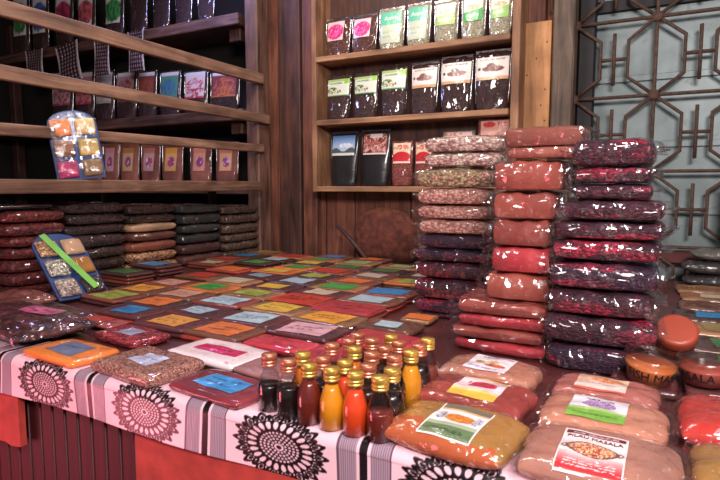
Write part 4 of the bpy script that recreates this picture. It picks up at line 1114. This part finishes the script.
def a_box(U, V):
    A = flat(U, (216, 160, 146)); dish(A, U, V, .3, .85, .22, .1, [(186, 40, 44), (206, 70, 70)], 45); dish(A, U, V, .75, .88, .18, .09, [(196, 60, 60), (226, 190, 180), (170, 50, 50)], 46); put(A, V < .5, (206, 120, 110)); return A
defs = [(DARKFOIL, a_sky, .56, .93, 'black pouch with blue landscape picture, left end of the lower board', .07), (DARKFOIL, a_meat, .56, .93, 'black pouch with red picture on the lower board', .07),
        (REDGR, a_red, .5, .95, 'red and cream topped packet beside the black pouches', .06), (REDGR, a_red, .5, .95, 'red and cream topped packet half behind the seed topped stack', .06),
        (PALEGR, ablob((226, 196, 190), [(206, 120, 110), (226, 200, 190)], .3, .9, .4, .1, 47), .6, .98, 'pale pink topped packet behind the seed topped stack', .06), (REDGR, a_box, .55, .98, 'tall red and pink packet rising behind the seed topped stack', .06)]
for i, ((x, w, h), (m, a, v0, v1, lb, dp)) in enumerate(zip(R1_, defs)):
    pouch((x, SY, 1.325), w, h, dp, m, a, lb, G, .03 * ((i % 3) - 1), -.04, .08, .92, v0, v1, 60 + i, 30, seal=DARKFOIL if i < 2 else FILMD)

# left shelving pouches
PY = 3.06
G2 = 'small pouches on the left wall shelving'
def lrow(xs, zsh, yt):
    return [((aty(a, 150, PY).x + aty(b, 150, PY).x) / 2, (aty(b, 150, PY).x - aty(a, 150, PY).x) * .97, aty((a + b) / 2, yt, PY).z - zsh) for a, b in xs]
SPICEO = bagmat('orange_brown_spice', [rgb(110, 62, 52), rgb(146, 86, 70), rgb(166, 106, 86)], 'powder', crink=.9, csc=(20, 20, 12), coatr=.07)
def a_tag(bg, fr, bl, seed):
    return ablob(bg, bl, .55, .4, .3, .22, seed, None, fr, .78, 10, fr)
RW = lrow([(84, 99), (101, 116), (118, 136), (139, 157), (160, 180), (188, 209), (214, 236)], 1.347, 142)
for i, (x, w, h) in enumerate(RW):
    a = a_tag([(226, 196, 170), (216, 170, 176), (216, 180, 130), (206, 160, 150), (222, 170, 110), (222, 160, 130), (226, 170, 120)][i], [(206, 140, 80), (216, 150, 150), (196, 130, 80), (190, 120, 110), (216, 150, 60), (216, 130, 110), (206, 120, 90)][i], [(196, 80, 100), (150, 70, 130), (230, 210, 220)], 70 + i)
    pouch((x, PY + .02, 1.347), w, h, .07, SPICEO, a, 'silver edged orange spice pouch, %s from the left on the lowest left board' % ordn[i + 0].replace('top', 'first'), G2, .1, -.04, .2, .78, .28, .86, 70 + i, 18)
RW = lrow([(53, 73), (76, 94), (96, 114), (117, 136), (138, 156), (160, 180), (184, 207), (210, 239)], 1.847, 70)
bl = [((150, 60, 80), (180, 150, 156)), ((150, 50, 66), (180, 120, 126)), ((150, 150, 138), (176, 170, 164)), ((120, 56, 60), (166, 130, 128)), ((150, 80, 56), (120, 62, 60)), ((56, 96, 150), (80, 130, 110)), ((170, 60, 70), (206, 186, 190)), ((186, 104, 60), (120, 60, 74))]
nm = ['red labelled', 'crimson labelled', 'pale labelled', 'dull red labelled', 'rust labelled', 'blue and green labelled', 'white and red labelled', 'wide orange labelled']
for i, (x, w, h) in enumerate(RW):
    a = ablob(bl[i][1], [bl[i][0], bl[i][1], bl[i][0]], .5, .4, .5, .36, 80 + i, (.1, bl[i][0]), (200, 196, 200), .86, 17)
    pouch((x, PY + .02, 1.847), w, h, .07, COFFEE, a, 'silver topped %s pouch, %s from the left on the middle left board' % (nm[i], ordn[i].replace('top', 'first')), G2, .08, -.04, .08, .92, .34, .97, 80 + i, 18)
RW = lrow([(18, 34), (37, 53), (60, 77), (82, 99), (109, 127), (134, 150), (156, 172), (178, 194), (200, 216)], 2.472, -12)
cl_ = [(80, 150, 80), (70, 110, 180), (176, 60, 100), (196, 100, 110), (70, 150, 90), (70, 60, 80), (60, 56, 76), (80, 70, 90), (64, 60, 80)]
nm = ['green labelled', 'blue labelled', 'magenta labelled', 'pink labelled', 'grass green labelled', 'dark', 'dark violet', 'dusky', 'dark glossy']
for i, (x, w, h) in enumerate(RW):
    a = ablob((206, 206, 206), [cl_[i], tuple(int(c * .7) for c in cl_[i])], .5, .45, .6, .4, 90 + i, None, (210, 206, 212), .86, 8)
    pouch((x, PY + .02, 2.472), w, h, .07, COFFEE, a if i < 5 else None, '%s silver edged pouch, %s from the left on the highest left board' % (nm[i], ordn[i].replace('top', 'first')), G2, .06, -.03, .1, .9, .3, .9, 90 + i, 16)

# hanging sachet strips
def a_strip(U, V):
    A = flat(U, (52, 36, 42)); dot = (np.hypot((U * 7) % 1 - .5, (V * 10) % 1 - .5) < .3); put(A, dot, (168, 142, 146)); put(A, (U < .06) | (U > .94), (190, 180, 184)); return A
STRIPM = printmat('sachet_strip_print', .3, 1., .8)
for i, (xa, xb, ya, yb, tl, lb) in enumerate([(26, 44, 42, 70, 0, 'leftmost'), (56, 79, 36, 76, -.15, 'second from left, slightly twisted'), (95, 111, 38, 76, .03, 'third from left'), (129, 145, 30, 71, 0, 'rightmost')]):
    Yh = 2.955; p = aty((xa + xb) / 2, ya, Yh); q = aty((xa + xb) / 2, yb, Yh); w = aty(xb, 50, Yh).x - aty(xa, 50, Yh).x
    h = p.z - q.z; zt = 2.43
    e = empty('sachet_strip', (p.x, Yh, zt), (0, tl, 0)); tag(e, 'dotted clear sachet strip hanging from the upper left shelf board, ' + lb, 'sachet strip', 'sachet strips hanging from the upper left board')
    g = print_grid('sachet_sheet', 36, 50, lambda u, v: Vector(((u - .5) * w * (1 - .12 * math.sin(v * PI)), -.014 - .01 * math.sin(v * 6) * math.sin(u * PI), -h * 1.0 * (1 - v) + .02)), a_strip, STRIPM, e)
    mo = g.modifiers.new('thick', 'SOLIDIFY'); mo.thickness = .004; mo.offset = 1
    MB().tube([(0, .042, .03), (0, -.012, .026), (0, -.014, .015)], .003, 6).build('hook', SILVER, e, True)

# ================================================================== SAMPLER PACKS
BLUEB = simple('blue_board', rgb(26, 60, 120), .55, coat=.2, var=.1)
def soft_fill(n, c): return bagmat(n, [shade(c, .75), shade(c, 1), shade(c, 1.2)], 'powder', crink=.4, coat=.3)
def sampler(loc, rot, w, h, mats, lab, extra=False):
    e = empty('spice_sampler', loc, rot); tag(e, lab, 'sampler', 'blue backed six spice sampler packs')
    pts = [(-w / 2, 0), (w / 2, 0), (w / 2, h * .8)] + [(w / 2 * math.cos(a), h * .8 + h * .2 * math.sin(a)) for a in [PI * k / 14 for k in range(1, 14)]] + [(-w / 2, h * .8)]
    n = len(pts); v = [(x, -.004, z) for x, z in pts] + [(x, .004, z) for x, z in pts]
    f = [list(range(n)), list(range(n, 2 * n))[::-1]] + [[i, n + i, n + (i + 1) % n, (i + 1) % n][::-1] for i in range(n)]
    link('backing_board', mesh(v, f, False), BLUEB, e)
    cw = w / 2 - .015; chh = h * .245
    for r in range(3):
        for c in range(2):
            o, _ = pillow('spice_pocket', cw, chh, .022, mats[r * 2 + c], e, 300 + r * 2 + c, 12, 10, ((c - .5) * (w / 2), -.0045, h * (.155 + r * .3)), (PI / 2, 0, 0), p=6, hs=.2, wob=.02, lump=.25)
    if extra:
        mb = MB(); a = Vector((-.3 * w, -.0305, h * .93)); b = Vector((.22 * w, -.0305, h * .06)); d_ = (b - a)
        an = math.atan2(d_.x, -d_.z); mb.box((a + b) / 2, (.026, .0016, d_.length), rot=Matrix.Rotation(-an, 3, 'Y'), ch=0); mb.build('green_ribbon', simple('green_tape', rgb(120, 190, 80), .5, coat=.4), e)
    # clear cover: shallow blister
    v = []; f = []
    for s_, yy in ((1.03, -.003), (1.0, -.032), (.93, -.034)):
        v += [(x * s_, yy, h / 2 + (z - h / 2) * s_) for x, z in pts]
    for k in range(2):
        for i in range(n): f.append([k * n + i, k * n + (i + 1) % n, (k + 1) * n + (i + 1) % n, (k + 1) * n + i])
    f.append([2 * n + i for i in range(n)])
    link('clear_cover', mesh(v, f, False), FILMS, e)
M1 = [soft_fill('magenta_spice', (176, 50, 100)), soft_fill('olive_brown_spice', (132, 104, 70)), soft_fill('ochre_brown_spice', (150, 100, 70)), soft_fill('yellow_spice', (206, 176, 100)), soft_fill('orange_spice', (222, 120, 50)), soft_fill('cream_spice', (206, 182, 130))]
sampler((-2.14, 1.53, 1.3545), (-.07, -.12, math.radians(62)), .185, .285, M1, 'round topped blue sampler of six spices standing on the rack shelf')
M2 = [seedm('white_speckled', (206, 180, 170), 120), seedm('dark_herbs', (70, 60, 52), 120), seedm('whitish_seeds', (210, 196, 180), 120), soft_fill('amber_spice', (206, 140, 64)), seedm('peach_seeds', (220, 160, 120), 120), soft_fill('sand_spice', (200, 160, 130))]
sampler((-1.87, 1.325, .915), (-math.radians(44), 0, math.radians(84)), .19, .31, M2, 'blue sampler with a green ribbon leaning on the dark red chili bags', True)

# ================================================================== RIGHT SIDE PILES
for k, (X, Y, z, w, d, f, card, lb) in enumerate([(.2, 2.6, .9015, .26, .16, 'tan', None, 'flat tan packet lying in the rear of the right side piles'), (.21, 2.42, .9015, .26, .16, 'tan', 'cream', 'flat tan packet with cream card on the right, behind the blue carded one'),
        (.2, 2.24, .9015, .26, .16, 'brown', None, 'flat brown packet between the cream and blue carded ones at right'), (.18, 2.06, .9015, .26, .16, 'dark brown', 'blue', 'flat packet with blue card behind the orange lidded jar'),
        (.19, 1.885, .9015, .26, .16, 'tan', 'olive', 'flat tan packet with olive card behind the orange lidded jar'), (.2, 1.7, .9015, .26, .16, 'dark brown', 'dark green', 'flat dark packet with green card right of the jar'), (.2, 1.53, .9015, .24, .15, 'dark brown', 'dark green', 'flat dark packet with green card, nearest of the right side row')]):
    o = flat_packet(X, Y, z, w, d, .02, f, card, 1.0, .03, 650 + k, None, film=False); tag(o, lb, 'packet', 'flat packets on the right side')
BLKBAG = powm('black_bag_fill', (44, 42, 42)); GREYBAG = powm('grey_bag_fill', (84, 80, 74))
for k, (X, Y, z, t, m, lb) in enumerate([(.27, 2.76, .9, .06, BLKBAG, 'lower dark bag before the door, right of the petal stack'), (.26, 2.76, .9605, .055, BLKBAG, 'middle dark bag before the door, with small white marks'), (.29, 2.77, 1.016, .05, GREYBAG, 'grey bag on top of the dark bags before the door')]):
    o, top = pillow('spice_bag', .34, .15, t, m, None, 670 + k, 20, 12, (X, Y, z + .0015), (0, 0, .03), p=3.2, hs=.45); tag(o, lb, 'bag', 'dark bags before the door')
bp, top = pillow('spice_bag', .2, .3, .13, BLKBAG, None, 680, 18, 18, (.37, 2.85, 1.068), (math.radians(90), 0, .0), p=2.6, hs=.5); tag(bp, 'upright dark bag leaning on the door at the right edge', 'bag')
bp.location = (.335, 2.90, 1.215); 

# ================================================================== LIGHT
def area(name, loc, target, size, power, col, sy=None):
    l = D.lights.new(name, 'AREA'); l.energy = power; l.color = col; l.size = size
    if sy: l.shape = 'RECTANGLE'; l.size_y = sy
    o = D.objects.new(name, l); C.objects.link(o); o.location = loc
    o.rotation_euler = (Vector(target) - Vector(loc)).to_track_quat('-Z', 'Y').to_euler(); return o
area('stall_front_daylight', (.6, -.9, 2.6), (-.6, 1.5, .9), .9, 90, (1, .87, .85), .55)
area('awning_red_glow', (-2.0, -.1, .45), (-1.4, .85, .85), .6, 9.5, (1, .2, .27), .6)
area('glint_light_front_right', (.75, .3, 2.3), (-.2, 1.2, .9), .2, 12, (1, .9, .88))  # second key light, added for glints on the plastic film
area('roof_gap_blue', (-2.75, 2.45, 2.95), (-2.35, 2.85, 2.0), .5, 16, (.4, .45, 1.), .3)
area('roof_gap_door', (.5, 2.1, 2.9), (.2, 2.9, 1.5), .6, 3.2, (.9, .97, 1.), .4)  # bluish fill light added to lift the dim door side
area('fill_light_middle', (-1.3, 1.7, 2.9), (-1.5, 2.5, 1.2), .5, 22, (1, .86, .78), .4)  # added fill light that brightens the plank wall and the table's back half
bpy.context.scene.cycles.transparent_max_bounces = 24
w = D.worlds.new('world'); bpy.context.scene.world = w; w.use_nodes = True
w.node_tree.nodes['Background'].inputs[0].default_value = (1., .86, .86, 1); w.node_tree.nodes['Background'].inputs[1].default_value = .13
vs = bpy.context.scene.view_settings
vs.view_transform = 'Standard'; vs.look = 'None'; vs.gamma = 1; vs.use_curve_mapping = False; vs.exposure = .25
bpy.context.scene.display_settings.display_device = 'sRGB'
